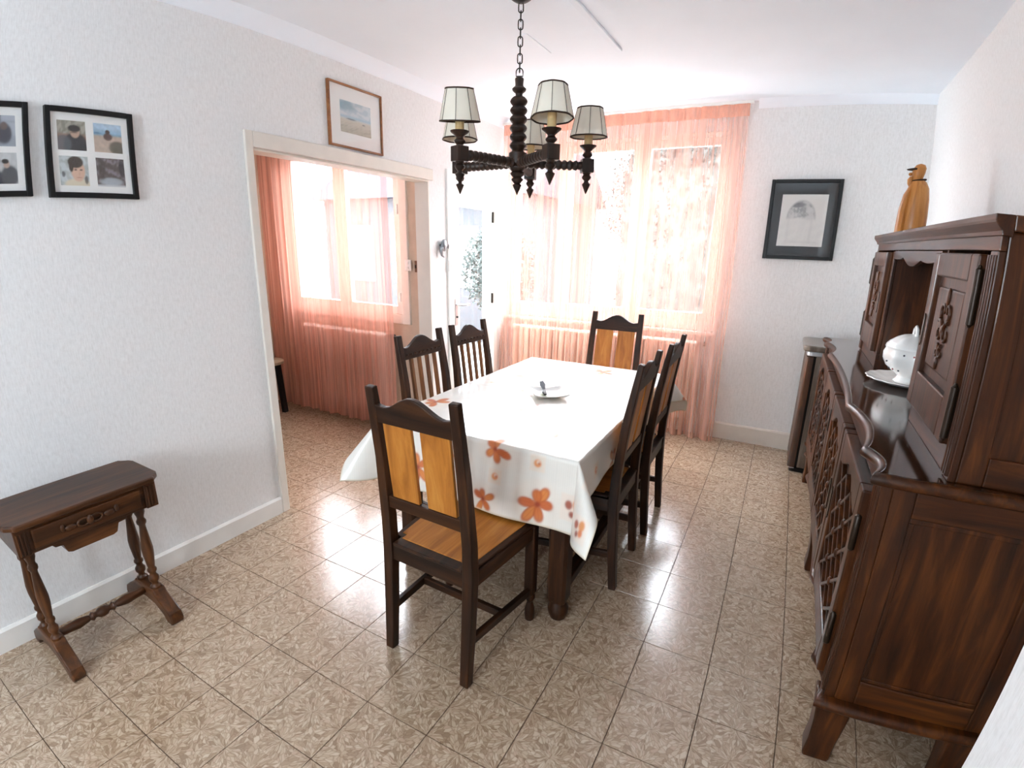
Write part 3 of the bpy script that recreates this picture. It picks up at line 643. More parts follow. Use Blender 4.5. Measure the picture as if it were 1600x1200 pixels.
for a, b, hinge in ((HY0+.075, NY0-.012, 0), (NY1+.052, HY1-.075, 1)):
    xo, xi = HX-.022, HX+.002; z0, z1 = 1.055, 1.526; w = .062
    d = MB().box(xo, xi, a, a+w, z0, z1).box(xo, xi, b-w, b, z0, z1).box(xo, xi, a+w, b-w, z0, z0+.11).box(xo, xi, a+w, b-w, z1-.068, z1).build('cabinet_door', buffet('z'), hu, bevel=.005)
    pz0, pz1 = z0+.11, z1-.068
    MB().box(xo+.016, xi-.002, a+w-.004, b-w+.004, pz0-.004, pz1+.004).build('sunk_panel', buffet('z'), d)
    MB().box(xo+.008, xi-.004, a+w+.03, b-w-.03, pz0+.03, pz1-.03).build('raised_field', buffet('z'), d, bevel=.006)
    cy, cz = (a+b)/2, (pz0+pz1)/2; m = MB(); xc = xo+.006
    for s_ in (-1, 1):
        m.tube(scroll((cy+s_*.035, cz-.005), .034, .95, 1.2, s_, xc), [.007-.004*k/26 for k in range(27)], 8)
        m.tube(scroll((cy+s_*.022, cz+.055), .026, .8, -1.0, s_, xc), [.006-.003*k/26 for k in range(27)], 8)
        m.tube(scroll((cy+s_*.02, cz-.06), .02, .8, 1.6, s_, xc), [.006-.003*k/26 for k in range(27)], 8)
    m.ellipsoid((xc, cy, cz+.095), .006, .012, .026, 10, 6); m.ellipsoid((xc, cy, cz), .008, .014, .018, 10, 6); m.ellipsoid((xc, cy, cz-.09), .006, .01, .02, 10, 6)
    m.build('carving', buffet('z'), d, smooth=60, label='carved scrolling flower motif')
    hy_ = a-.008 if not hinge else b+.008
    for z in (1.075, 1.36): MB().lathe([(.003, -.008), (.005, -.004), (.0095, 0), (.0095, .13), (.005, .134), (.003, .14)], 12, (xo+.004, hy_, z)).build('hinge', M_BRASS, d, smooth=40)
    ky = b-.028 if not hinge else a+.028
    MB().prism([(ky-.009, 1.25), (ky, 1.24), (ky+.009, 1.25), (ky+.009, 1.33), (ky, 1.34), (ky-.009, 1.33)], 'x', xo-.003, xo).build('key_plate', M_BRASS, d)

# tureen on its scalloped plate, in front of the niche
px_, py_ = 2.885, 1.60
pl = thing('plate', (px_, py_, ST+.001), label='scalloped white porcelain plate under the tureen on the sideboard', cat='plate')
def scal(r, z, amp, n=72, k=16): return [(px_+(r+amp*abs(math.sin(k/2*2*math.pi*i/n)))*math.cos(2*math.pi*i/n), py_+(r+amp*abs(math.sin(k/2*2*math.pi*i/n)))*math.sin(2*math.pi*i/n), z) for i in range(n)]
zb = ST+.001
MB().loft([scal(.07, zb, 0), scal(.085, zb, 0), scal(.13, zb+.012, .004), scal(.148, zb+.022, .008), scal(.146, zb+.025, .008), scal(.12, zb+.015, .003), scal(.08, zb+.006, 0), scal(.01, zb+.005, 0)]).build('plate_body', M_CERAMIC, pl, smooth=60)
zb = ST+.0075
tu = thing('soup_tureen', (px_, py_, zb), label='white porcelain tureen with tiny painted flowers in the niche', cat='tureen')
def ell(r, z, fl=.0, n=48, k=8, e=1.0): return [(px_+(r*.82+fl*math.cos(k*2*math.pi*i/n))*math.cos(2*math.pi*i/n), py_+(r*e+fl*math.cos(k*2*math.pi*i/n))*math.sin(2*math.pi*i/n), z) for i in range(n)]
MB().loft([ell(.055, zb), ell(.06, zb+.006), ell(.048, zb+.018), ell(.044, zb+.028), ell(.07, zb+.045, .001), ell(.105, zb+.07, .003), ell(.122, zb+.1, .004), ell(.125, zb+.125, .003), ell(.118, zb+.142, .001), ell(.122, zb+.15, .001), ell(.114, zb+.15), ell(.08, zb+.12)]).build('bowl', M_CERAMIC, tu, smooth=60)
lid = MB().loft([ell(.12, zb+.150), ell(.121, zb+.156), ell(.105, zb+.172, .003), ell(.08, zb+.188, .004), ell(.05, zb+.2, .003), ell(.018, zb+.206), ell(.001, zb+.207)]).build('lid', M_CERAMIC, tu, smooth=60)
MB().tube([(px_, py_-.03, zb+.2), (px_, py_-.024, zb+.226), (px_, py_, zb+.238), (px_, py_+.024, zb+.226), (px_, py_+.03, zb+.2)], .007, 10).build('lid_handle', M_CERAMIC, lid, smooth=60)
for s_ in (-1, 1): MB().tube([(px_, py_+s_*.115, zb+.125), (px_, py_+s_*.15, zb+.14), (px_, py_+s_*.163, zb+.115), (px_, py_+s_*.15, zb+.09), (px_, py_+s_*.11, zb+.075)], .008, 10).build('handle', M_CERAMIC, tu, smooth=60)
M_DOT = plain('painted_flower', (70,66,74), .3, .5); M_DOT2 = plain('painted_rose', (150,84,88), .3, .5)
for i in range(26):
    a = i*2.4; h = (.06, .09, .115, .13)[i % 4]; rr_ = (.094, .118, .1245, .124)[i % 4]
    MB().ellipsoid((px_+rr_*.82*math.cos(a), py_+rr_*math.sin(a), zb+h), .004, .004, .004, 8, 5).build('painted_sprig', M_DOT if i % 3 else M_DOT2, tu, smooth=60)

# carved wooden figure on top of the hutch
fz = HT+.0365
fg = thing('wooden_figurine', (2.86, 1.96, fz), R(0), label='tall honey coloured carved wooden figurine of a robed man on the hutch', cat='figurine')
M_FIG = wood('carved_pine', (150,90,38), (192,126,58), (218,158,90), 'z', .35, .25)
def ring(cx, cy, a, b, z, n=20, ph=0): return [(cx+a*math.cos(2*math.pi*k/n+ph), cy+b*math.sin(2*math.pi*k/n+ph), z) for k in range(n)]
MB().loft([ring(0, 0, .058, .055, 0), ring(0, 0, .058, .054, .08), ring(.002, 0, .053, .05, .15), ring(.004, 0, .045, .043, .2), ring(.002, 0, .033, .032, .228), ring(-.002, 0, .02, .02, .24)]).build('robe', M_FIG, fg, local=True, smooth=40)
MB().loft([ring(-.052, -.012, .02, .034, 0, 12), ring(-.05, -.012, .018, .032, .1, 12), ring(-.04, -.01, .016, .028, .17, 12), ring(-.026, -.008, .01, .016, .21, 12)]).build('cloak_fold', M_FIG, fg, local=True, smooth=40)
MB().loft([ring(-.004, 0, .016, .016, .228), ring(-.006, 0, .024, .022, .248), ring(-.004, 0, .028, .026, .268), ring(0, 0, .027, .025, .288), ring(.002, 0, .019, .018, .303), ring(.002, 0, .004, .004, .309)]).build('head', M_FIG, fg, local=True, smooth=50)
MB().loft([ring(-.026, 0, .012, .012, .252, 10), ring(-.034, 0, .013, .012, .238, 10), ring(-.034, 0, .011, .01, .22, 10), ring(-.028, 0, .006, .006, .2, 10), ring(-.024, 0, .001, .001, .188, 10)]).build('beard', M_FIG, fg, local=True, smooth=50)
MB().ellipsoid((-.036, 0, .262), .009, .006, .008, 8, 6).build('nose', M_FIG, fg, local=True, smooth=50)
MB().loft([ring(-.022, 0, .03, .022, .280, 14), ring(-.024, 0, .032, .023, .284, 14), ring(-.016, 0, .024, .02, .288, 14)]).build('cap_brim', M_TRIM, fg, local=True, smooth=50)
MB().tube([(.028*math.cos(t_)+.002, .026*math.sin(t_), .236+.004*math.cos(t_)) for t_ in [2*math.pi*k/20 for k in range(20)]], .004, 8, closed=True).build('neck_cord', M_TRIM, fg, local=True, smooth=50)

# narrow cabinet between sideboard and back wall
nc = thing('side_cabinet', (2.83, 3.07, 0), label='slim dark wooden cabinet with rounded front between sideboard and back wall', cat='cabinet')
GRY = wood('grey_brown_veneer', (84,72,62), (112,98,86), (138,124,110), 'z', .25, .3)
MB().box(2.615, 3.12, 2.875, 3.285, .035, .84).build('body', GRY, nc, bevel=.004)
def rr(x0, x1, y0, y1, r, n=6):
    P = [(x1, y0), (x1, y1)]
    for k in range(n+1): t_ = math.pi/2 + math.pi/2*k/n; P.append((x0+r+r*math.cos(t_), y1-r+r*math.sin(t_)))
    for k in range(n+1): t_ = math.pi + math.pi/2*k/n; P.append((x0+r+r*math.cos(t_), y0+r+r*math.sin(t_)))
    return P
MB().prism(rr(2.53, 3.12, 2.858, 3.295, .04), 'z', .868, .908).build('top', GRY, nc, bevel=.012, seg=3)
MB().prism(rr(2.555, 3.10, 2.87, 3.29, .03), 'z', .838, .868).build('cove_moulding', M_CHROME, nc, bevel=.004)
MB().prism(rr(2.557, 2.60, 2.868, 3.29, .018), 'z', .035, .832).build('door', sewing('z'), nc, smooth=40)
MB().box(2.60, 2.615, 2.885, 3.28, .04, .835).build('gap_shade', M_DKGAP, nc)  # dark strip standing in for the shadow between door and body
MB().prism(rr(2.57, 3.11, 2.878, 3.28, .02), 'z', 0, .03).build('plinth', M_DKGAP, nc)
MB().box(2.562, 2.60, 2.87, 3.285, .028, .037).build('metal_sill', M_CHROME, nc)

# ------------------------------------------------------------------ sewing table
sw = thing('sewing_table', (.22, -.33, 0), label='small turned-leg walnut sewing table standing against the left wall', cat='table')
ax0, ax1, ay0, ay1, az = .075, .362, -.60, -.055, .632
c = .035
tp = [(ax0, ay0+c), (ax0+.012, ay0+c-.005), (ax0+c, ay0+.008), (ax0+c+.02, ay0), (ax1-c-.02, ay0), (ax1-c, ay0+.008), (ax1-.012, ay0+c-.005), (ax1, ay0+c), (ax1, ay1-c), (ax1-.012, ay1-c+.005), (ax1-c, ay1-.008), (ax1-c-.02, ay1), (ax0+c+.02, ay1), (ax0+c, ay1-.008), (ax0+.012, ay1-c+.005), (ax0, ay1-c)]
MB().prism(tp, 'z', az-.022, az).build('top', sewing('y'), sw, bevel=.007, seg=3)
MB().box(ax0+.025, ax1-.025, ay0+.03, ay1-.03, az-.125, az-.022).build('case', sewing('y'), sw, bevel=.004)
MB().box(ax1-.027, ax1-.014, ay0+.085, ay1-.085, az-.112, az-.036).build('drawer', sewing('y'), sw, bevel=.006)
dr = sw.children[-1]
cy = (ay0+ay1)/2; m = MB()
for s_ in (-1, 1):
    m.tube([(ax1-.008, cy+s_*.022+s_*.02*math.cos(t_), az-.074+.014*math.sin(t_)) for t_ in [2*math.pi*k/14 for k in range(14)]], .0045, 8, closed=True)
    m.ellipsoid((ax1-.008, cy+s_*.066, az-.074), .007, .02, .011, 10, 6); m.ellipsoid((ax1-.008, cy+s_*.092, az-.068), .005, .008, .014, 8, 6)
m.ellipsoid((ax1-.006, cy, az-.074), .008, .012, .02, 10, 6)
m.build('carved_pull', sewing('y'), sw, smooth=60)
for y in (ay0+.05, ay1-.05):
    q = MB().box(ax1-.03, ax1-.016, y-.022, y+.022, az-.125, az-.022).build('corner_block', sewing('z'), sw, bevel=.003)
    for k in (-1, 0, 1): MB().tube([(ax1-.015, y+k*.012, az-.115), (ax1-.015, y+k*.012, az-.034)], .004, 8).build('reed', sewing('z'), q, smooth=60)
MB().prism([(ay0+.14, az-.125), (ay0+.15, az-.138), (ay0+.175, az-.14), (ay0+.185, az-.172), (ay0+.2, az-.178), (ay1-.2, az-.178), (ay1-.185, az-.172), (ay1-.175, az-.14), (ay1-.15, az-.138), (ay1-.14, az-.125)], 'x', ax0+.04, ax1-.03).build('work_box', sewing('y'), sw, bevel=.003)
COLP = [(.02, .0), (.021, .012), (.013, .02), (.012, .03), (.019, .04), (.02, .055), (.013, .066), (.0125, .075), (.018, .084), (.018, .092), (.013, .1), (.0155, .115), (.021, .16), (.022, .19), (.016, .25), (.0125, .285), (.0125, .295), (.018, .305), (.018, .315), (.013, .325), (.014, .335), (.019, .35), (.02, .372)]
for y in (ay0+.075, ay1-.075):
    for x in (.16, .272): MB().lathe(COLP, 16, (x, y, .12)).build('column', sewing('z'), sw, smooth=45)
    xm = .216
    prof = [(xm-.185, .0), (xm-.15, 0), (xm-.125, .03), (xm-.07, .058), (xm, .066), (xm+.07, .058), (xm+.125, .03), (xm+.15, 0), (xm+.185, 0), (xm+.192, .02), (xm+.18, .05), (xm+.14, .078), (xm+.09, .105), (xm+.075, .125), (xm-.075, .125), (xm-.09, .105), (xm-.14, .078), (xm-.18, .05), (xm-.192, .02)]
    MB().prism(prof, 'y', y-.026, y+.026).build('foot', sewing('x'), sw, bevel=.006)
ys0, ys1 = ay0+.1, ay1-.1; Ls = ys1-ys0
MB().lathe([(r_, Ls*t_) for r_, t_ in ((.012, 0), (.016, .03), (.018, .12), (.021, .22), (.014, .33), (.011, .35), (.019, .38), (.012, .41), (.012, .43), (.02, .46), (.022, .5), (.02, .54), (.012, .57), (.012, .59), (.019, .62), (.011, .65), (.014, .67), (.021, .78), (.018, .88), (.016, .97), (.012, 1))], 16, (.216, ys0, .10), (0, 1, 0)).build('stretcher', sewing('y'), sw, smooth=45)

# ------------------------------------------------------------------ chandelier
CX, CY = 1.19, 1.25
ch = thing('chandelier', (CX, CY, H), label='dark turned-wood chandelier with five small parchment shades over the table', cat='chandelier')
MB().lathe([(.004, -.026), (.012, -.024), (.03, -.016), (.045, -.006), (.047, 0)], 20, (CX, CY, H)).build('ceiling_rose', M_IRON, ch, smooth=50)
def link(z, rot, l=.042, w=.0105):
    P = []
    for k in range(16):
        a = 2*math.pi*k/16; x = w*math.cos(a); zz = (l/2-w)*(1 if math.sin(a) > .01 else -1 if math.sin(a) < -.01 else 0) + w*math.sin(a)
        P.append((CX+x*math.cos(rot), CY+x*math.sin(rot), z+zz))
    return MB().tube(P, 0.0028, 6, closed=True)
z = H-.042; k = 0
while z > 2.26:
    link(z, R(30) + (k % 2)*math.pi/2).build('chain_link', M_IRON, ch, smooth=60); z -= .0345; k += 1
MB().tube([(CX+.014*math.cos(a), CY+.006*math.cos(a), 2.252+.016*math.sin(a)) for a in [math.pi*q/10 for q in range(11)]] + [(CX-.014, CY-.006, 2.235), (CX+.014, CY+.006, 2.235)], .0026, 6, closed=True).build('hanging_ring', M_IRON, ch, smooth=60)
prof = [(.0, 1.732), (.006, 1.746), (.02, 1.772), (.022, 1.778), (.014, 1.784), (.026, 1.797), (.029, 1.804), (.02, 1.811), (.032, 1.822), (.035, 1.829), (.026, 1.836), (.037, 1.847), (.038, 1.855), (.031, 1.861), (.042, 1.87), (.042, 1.915)]
zz = 1.927
prof += [(.03, 1.921)]
for q in range(6): prof += [(.027, zz), (.037, zz+.011), (.04, zz+.019), (.037, zz+.027), (.027, zz+.037)]; zz += .037
prof += [(.016, zz+.003), (.016, zz+.014), (.03, zz+.026), (.032, zz+.034), (.02, zz+.044), (.018, zz+.05), (.02, zz+.075), (.016, zz+.08)]
MB().lathe(prof, 20, (CX, CY, 0)).build('turned_column', dkwood('z'), ch, smooth=40)
tow = math.atan2(-.955-CY, 2.369-CX)
ARMR = .328
for ph in (24, 96, 168, 240, 312):
    a = tow + R(ph); dx, dy = math.cos(a), math.sin(a); P = lambda r, z: (CX+dx*r, CY+dy*r, z)
    ax_ = (dx, dy, 0); L_ = ARMR-.03-.028; pr = [(.02, 0), (.023, .012)]
    nb = 9
    for q in range(nb): t0 = .02 + (L_-.035)*q/nb; w_ = (L_-.035)/nb; pr += [(.016, t0+w_*.05), (.0225, t0+w_*.35), (.0225, t0+w_*.65), (.016, t0+w_*.95)]
    pr += [(.018, L_-.012), (.018, L_)]
    arm = MB().lathe(pr, 14, P(.03, 1.872), ax_).build('arm', dkwood('x'), ch, smooth=40)
    x, y, _ = P(ARMR, 0); b = .028; m = MB()
    m.hexa([(x+dx*s*b-dy*t_*b, y+dy*s*b+dx*t_*b, z_) for z_ in (1.842, 1.902) for s, t_ in ((-1, -1), (1, -1), (1, 1), (-1, 1))]).build('block', dkwood('z'), arm, bevel=.003)
    MB().lathe([(0, -.095), (.004, -.088), (.014, -.066), (.021, -.05), (.011, -.042), (.010, -.036), (.019, -.027), (.022, -.018), (.015, -.008), (.02, 0)], 16, (x, y, 1.842)).build('drop_finial', dkwood('z'), arm, smooth=40)
    MB().lathe([(.014, 0), (.014, .006), (.023, .014), (.024, .02), (.015, .03), (.015, .034), (.026, .044), (.038, .053), (.04, .058), (.034, .059), (.018, .058)], 18, (x, y, 1.902)).build('candle_cup', dkwood('z'), arm, smooth=40)
    MB().lathe([(.0185, 1.958), (.019, 2.03), (.016, 2.04), (.007, 2.041)], 14, (x, y, 0)).build('candle_sleeve', M_CANDLE, arm, smooth=40)
    # eight-panelled shade with braided edges
    n8 = 8; r0, r1, z0, z1 = .083, .056, 1.998, 2.118
    tilt = {312: R(10), 24: R(-4), 96: R(3)}.get(ph, 0); zc_ = z0+.04; td = (math.cos(tow), math.sin(tow))
    def tl(p):
        c_, s_ = math.cos(tilt), math.sin(tilt); u_ = (p[0]-x)*td[0]+(p[1]-y)*td[1]; h_ = p[2]-zc_
        du = u_*c_+h_*s_-u_; return (p[0]+du*td[0], p[1]+du*td[1], zc_-u_*s_+h_*c_)
    def rg(r, z_, n=48): return [tl((x+r*math.cos(2*math.pi*q/n)*(1-.02*math.cos(8*2*math.pi*q/n)), y+r*math.sin(2*math.pi*q/n)*(1-.02*math.cos(8*2*math.pi*q/n)), z_)) for q in range(n)]
    sh = MB().loft([rg(r0, z0), rg(r0*.55+r1*.45-.001, z0*.5+z1*.5), rg(r1, z1), rg(r1-.0012, z1), rg(r0*.55+r1*.45-.0022, z0*.5+z1*.5), rg(r0-.0012, z0)], caps=False).build('shade', M_SHADE, ch, smooth=40)
    for r_, z_ in ((r0, z0), (r1, z1)): MB().tube(rg(r_, z_, 40), .0034, 6, closed=True).build('braid', M_TRIM, sh, smooth=60)
    for q in range(n8):
        t_ = 2*math.pi*(q+.5)/n8; MB().tube([tl((x+(r0+.001)*math.cos(t_)*1.02, y+(r0+.001)*math.sin(t_)*1.02, z0)), tl((x+(r0*.55+r1*.45)*math.cos(t_)*1.02, y+(r0*.55+r1*.45)*math.sin(t_)*1.02, (z0+z1)/2)), tl((x+(r1+.001)*math.cos(t_)*1.02, y+(r1+.001)*math.sin(t_)*1.02, z1))], .0011, 5).build('seam', M_TRIM, sh)

# ------------------------------------------------------------------ curtains
def curtain(name, x0, x1, y0, zlo, ztop, label, folds, amp, seed, lean=0.0, mat=None):
    g = np.random.default_rng(seed); fr = [folds*k for k in (1, 1.63, 2.41, .37)]; phs = g.uniform(0, 6.28, 4)
    r = thing(name, ((x0+x1)/2, y0, zlo), label=label, cat='curtain', group='salmon voile curtains')
    def fold(u, v):
        w = .45 + .55*(1-v)
        return amp*w*(np.sin(2*math.pi*fr[0]*u+phs[0]+.5*np.sin(3*v)) + .55*np.sin(2*math.pi*fr[1]*u+phs[1]) + .3*np.sin(2*math.pi*fr[2]*u+phs[2]+v) + .5*np.sin(2*math.pi*fr[3]*u+phs[3]))
    def pos(U, V, za, zb):
        z = za+(zb-za)*V; v = (z-zlo)/(ztop-zlo)
        sway = .010*np.cos(2*math.pi*fr[0]*U+phs[0])
        return np.stack([x0+(x1-x0)*U+lean*(1-v)*(U-.5)+sway, y0+fold(U, v), z+.006*np.sin(2*math.pi*fr[0]*U+1)*(1-v)], 1)
    vgrid('sheer_panel', lambda U, V: pos(U, V, zlo, ztop-.085), 420, 24, mat or M_SHEER, r, uv=True)
    vgrid('heading_band', lambda U, V: pos(U, V, ztop-.085, ztop), 420, 4, M_SHEER_T, r, uv=True)
    MB().box(x0-.02, x1+.03, y0-.016, y0+.016, ztop-.002, ztop+.018).build('curtain_rail', M_WHITE, r, bevel=.003)
    return r
curtain('voile_curtain', .015, 1.975, 3.168, .012, 2.505, 'wide salmon voile curtain hanging across the back window to the floor', 17, .016, 3, lean=.06)
curtain('voile_curtain', -1.74, -.30, 2.02, .03, 2.33, 'salmon voile curtain over the next-room window, seen through the doorway', 12, .015, 9, lean=.02, mat=M_SHEER2)

# ------------------------------------------------------------------ radiators
def radiator(x0, x1, y0, y1, z0, z1, label, knob):
    r = thing('radiator', ((x0+x1)/2, (y0+y1)/2, 0), label=label, cat='radiator', group='column radiators under the windows')
    n = int((x1-x0)/.06); w = (x1-x0)/n; ym = (y0+y1)/2; base = None
    for k in range(n):
        x = x0+w*(k+.5); hw = w*.40
        if base is None:
            m = MB()
            for yy in (y0+.012, y1-.012):
                m.loft([[(a*hw, yy-ym+b*.011, z_) for a, b in ((-1, -.5), (-.5, -1), (.5, -1), (1, -.5), (1, .5), (.5, 1), (-.5, 1), (-1, .5))] for z_ in (z0+.02, z1-.025)])
            for z_ in (z0, z1-.045): m.loft([[(a*w*.5, (y1-y0)/2*c_, z_+dz) for a, c_, dz in ((s, math.cos(t_), .0225+.0225*math.sin(t_)) for t_ in [2*math.pi*q/10 for q in range(10)])] for s in (-1, 1)])
            m.v = [(a+x-r.location.x, b+ym-r.location.y, c_) for a, b, c_ in m.v]
            base = m.build('radiator_section', M_RAD, r, local=True, smooth=45); bx = x
        else:
            o = base.copy(); COL.objects.link(o); o.parent = r; o.location.x = x-bx
    for x in (x0+w, x1-w): MB().box(x-.012, x+.012, ym-.015, ym+.015, 0, z0+.03).build('foot', M_RAD, r)
    MB().tube([(x1, ym, z1-.022), (x1+.03, ym, z1-.022)], .009, 10).build('valve_stem', M_BRASS, r, smooth=50)
    MB().lathe([(.014, 0), (.019, .006), (.019, .03), (.013, .036)], 14, (x1+.03, ym, z1-.022), (1, 0, 0)).build('valve_knob', knob, r, smooth=45)
    return r
radiator(.12, 1.80, 3.222, 3.302, .12, .80, 'cream column radiator behind the wide curtain under the back window', plain('grey_knob', (120,112,104), .5))
radiator(-1.40, -.435, 2.075, 2.155, .12, .80, 'cream column radiator under the next-room window with dark valve knob', plain('dark_knob', (52,46,42), .5))

# ------------------------------------------------------------------ pictures
def frame_yz(root, y0, y1, z0, z1, w, d, mat, x=0.0, back=True):
    """frame hanging on the left wall: faces +x"""
    for a, b, c_, e in ((y0, y0+w, z0, z1), (y1-w, y1, z0, z1), (y0+w, y1-w, z0, z0+w), (y0+w, y1-w, z1-w, z1)): MB().box(x+.002, x+d, a, b, c_, e).build('frame_bar', mat, root, bevel=.002)
    if back: MB().box(x+.003, x+d-.012, y0+w-.002, y1-w+.002, z0+w-.002, z1-w+.002).build('mat_board', M_PAPER, root)
def print_yz(root, y0, y1, z0, z1, x, colfn, nm='photograph', res=.003):
    return vgrid(nm, lambda U, V: np.stack([np.full_like(U, x), y0+(y1-y0)*U, z0+(z1-z0)*V], 1), max(8, int((y1-y0)/res)), max(8, int((z1-z0)/res)), M_PRINT, root, colfn=colfn, smooth=False)
def canvas(U, V, bg):
    C = np.tile(np.array(bg, float), (len(U), 1))
    def ov(w, c): C[:] = C*(1-np.clip(w, 0, 1)[:, None]) + np.array(c)*np.clip(w, 0, 1)[:, None]
    return C, ov
def soft(d, e=.03): return 1/(1+np.exp(np.clip(d/e*2.5, -40, 40)))
def elp(U, V, cx, cy, rx, ry): return np.hypot((U-cx)/rx, (V-cy)/ry)-1
def ph_jacket(U, V):
    C, ov = canvas(U, V, S3(176,172,160)); n = fbm(U, V, 18, 4)
    ov(.6*soft(-n, .4), S3(112,112,92)); ov(.8*soft(.55-V, .05)*0+.8*soft(V-.55, .04), S3(150,112,96))
    ov(soft(elp(U, V, .62, .18, .42, .42), .1), S3(46,46,50)); ov(.8*soft(elp(U, V, .2, .2, .28, .3), .12), S3(92,96,104))
    ov(soft(elp(U, V, .62, .62, .17, .2), .1), S3(196,164,144)); ov(soft(elp(U, V, .6, .74, .22, .12), .12), S3(40,36,34)); ov(.7*soft(elp(U, V, .58, .6, .12, .025), .2), S3(60,54,50)); return C
def ph_beach(U, V):
    C, ov = canvas(U, V, S3(196,176,160)); ov(soft(.62-V, .02), S3(150,186,212)); ov(.7*soft(.78-V, .08), S3(196,216,232)); ov(.8*soft(abs(V-.62)-.04, .03), S3(120,160,186))
    ov(soft(elp(U, V, .5, .55, .16, .13), .15), S3(92,72,66)); ov(soft(elp(U, V, .5, .72, .08, .08), .1), S3(70,56,50)); ov(.9*soft(elp(U, V, .82, .18, .3, .24), .15), S3(86,84,70)); ov(.6*soft(elp(U, V, .12, .66, .15, .03), .2), S3(40,86,130)); C *= (1+.12*fbm(U, V, 25, 2)[:, None]); return C
def ph_face(U, V):
    C, ov = canvas(U, V, S3(204,212,214)); ov(.5*soft(fbm(U, V, 16, 7), .3), S3(150,158,150)); ov(soft(elp(U, V, .6, .04, .46, .2), .15), S3(226,214,190))
    ov(soft(elp(U, V, .63, .5, .24, .36), .08), S3(222,184,160)); ov(soft(elp(U, V, .56, .8, .27, .2), .1), S3(66,54,46)); ov(soft(elp(U, V, .4, .66, .08, .2), .12), S3(72,58,50))
    for ex in (.55, .74): ov(.85*soft(elp(U, V, ex, .54, .05, .025), .3), S3(70,54,48))
    ov(.6*soft(elp(U, V, .66, .28, .09, .022), .3), S3(176,104,96)); ov(.4*soft(elp(U, V, .67, .41, .03, .06), .3), S3(190,146,124)); ov(.8*soft(elp(U, V, .12, .38, .06, .1), .2), S3(60,62,66)); ov(.8*soft(elp(U, V, .9, .2, .06, .14), .2), S3(74,60,56)); return C
def ph_dark(U, V):
    C, ov = canvas(U, V, S3(112,100,98)); n = fbm(U, V, 20, 12); ov(.7*soft(n, .4), S3(70,60,58)); ov(.6*soft(-n+.4, .3), S3(150,146,160)); ov(.8*soft(elp(U, V, .5, .18, .4, .14), .2), S3(186,196,204)); ov(.9*soft(elp(U, V, .9, .65, .1, .3), .2), S3(44,40,42)); ov(.8*soft(elp(U, V, .2, .6, .12, .35), .25), S3(60,52,44)); ov(.9*soft(V-.06, .03), S3(222,224,226)); return C
def ph_sail(U, V):
    C, ov = canvas(U, V, S3(178,184,194)); ov(.7*soft(V-.35, .1), S3(140,148,158)); ov(soft(elp(U, V, .62, .42, .26, .34), .15), S3(72,74,84)); ov(soft(elp(U, V, .62, .66, .12, .13), .15), S3(110,92,86)); ov(soft(abs(U-.5)-.03, .03)*soft(.7-V, .1), S3(110,116,126)); ov(.4*soft(abs(V-.8)-.03, .05), S3(130,134,144)); return C
def ph_pair(U, V):
    C, ov = canvas(U, V, S3(192,194,194)); ov(.5*soft(fbm(U, V, 14, 3), .3), S3(214,216,216)); ov(soft(elp(U, V, .2, .1, .5, .34), .15), S3(46,54,66)); ov(soft(elp(U, V, .75, .25, .28, .34), .15), S3(84,86,90)); ov(soft(elp(U, V, .3, .6, .13, .16), .12), S3(196,168,150)); ov(soft(elp(U, V, .3, .72, .16, .1), .14), S3(44,40,40)); ov(soft(elp(U, V, .66, .62, .1, .12), .12), S3(190,162,146)); ov(soft(elp(U, V, .62, .72, .12, .08), .14), S3(50,46,44)); return C
def collage(y0, z0, label, fns):
    s = .332
    r = thing('photo_frame', (0, y0+s/2, z0), label=label, cat='picture frame', group='black photo frames on the left wall')
    frame_yz(r, y0, y0+s, z0, z0+s, .02, .024, M_BLACK)
    for (a, b, c_, e), fn in zip(((.045, .15, .175, .283), (.18, .287, .175, .283), (.045, .15, .045, .153), (.18, .287, .045, .153)), fns): print_yz(r, y0+a, y0+b, z0+c_, z0+e, .0128, fn)
    MB().box(.016, .0175, y0+.018, y0+s-.018, z0+.018, z0+s-.018).build('glass', M_PGLASS, r)
collage(-.157, 1.668, 'black square photo frame with four colour portraits, beside the doorway', (ph_jacket, ph_beach, ph_face, ph_dark))
collage(-.548, 1.672, 'black square photo frame cut off by the left edge of the picture', (ph_dark, ph_sail, ph_jacket, ph_pair))
wc = thing('watercolour', (0, 1.43, 2.03), label='small seascape watercolour in a thin brown wood frame above the doorway', cat='picture')
frame_yz(wc, 1.222, 1.648, 2.032, 2.374, .011, .022, wood('picture_moulding', (104,62,34), (140,88,52), (166,112,70), 'y', .35))
def sea(U, V):
    C, ov = canvas(U, V, S3(206,214,218)); ov(.6*soft(fbm(U*1.2, V*2, 12, 21), .4)*soft(.55-V, .1), S3(150,178,190)); ov(.7*soft(elp(U, V, .15, .85, .3, .14), .3), S3(108,146,164)); ov(.8*soft(abs(V-.5)-.035, .04), S3(134,178,196)); ov(soft(V-.44, .05), S3(196,190,174)); ov(.6*soft(V-.2, .1), S3(168,162,142)); ov(.9*soft(elp(U, V, .34, .45, .16, .025), .3), S3(88,104,112)); ov(.9*soft(elp(U, V, .75, .36, .05, .02), .3), S3(66,66,64)); ov(.5*soft(fbm(U, V*3, 22, 5)+.3, .3)*soft(V-.3, .1), S3(134,126,106)); return C
print_yz(wc, 1.312, 1.555, 2.118, 2.288, .0112, sea, 'painting')
MB().box(.016, .0172, 1.23, 1.64, 2.04, 2.366).build('glass', M_PGLASS, wc)
en = thing('framed_print', (2.405, YB, 1.457), label='grey arch drawing with dark mat in a black frame on the back wall', cat='picture')
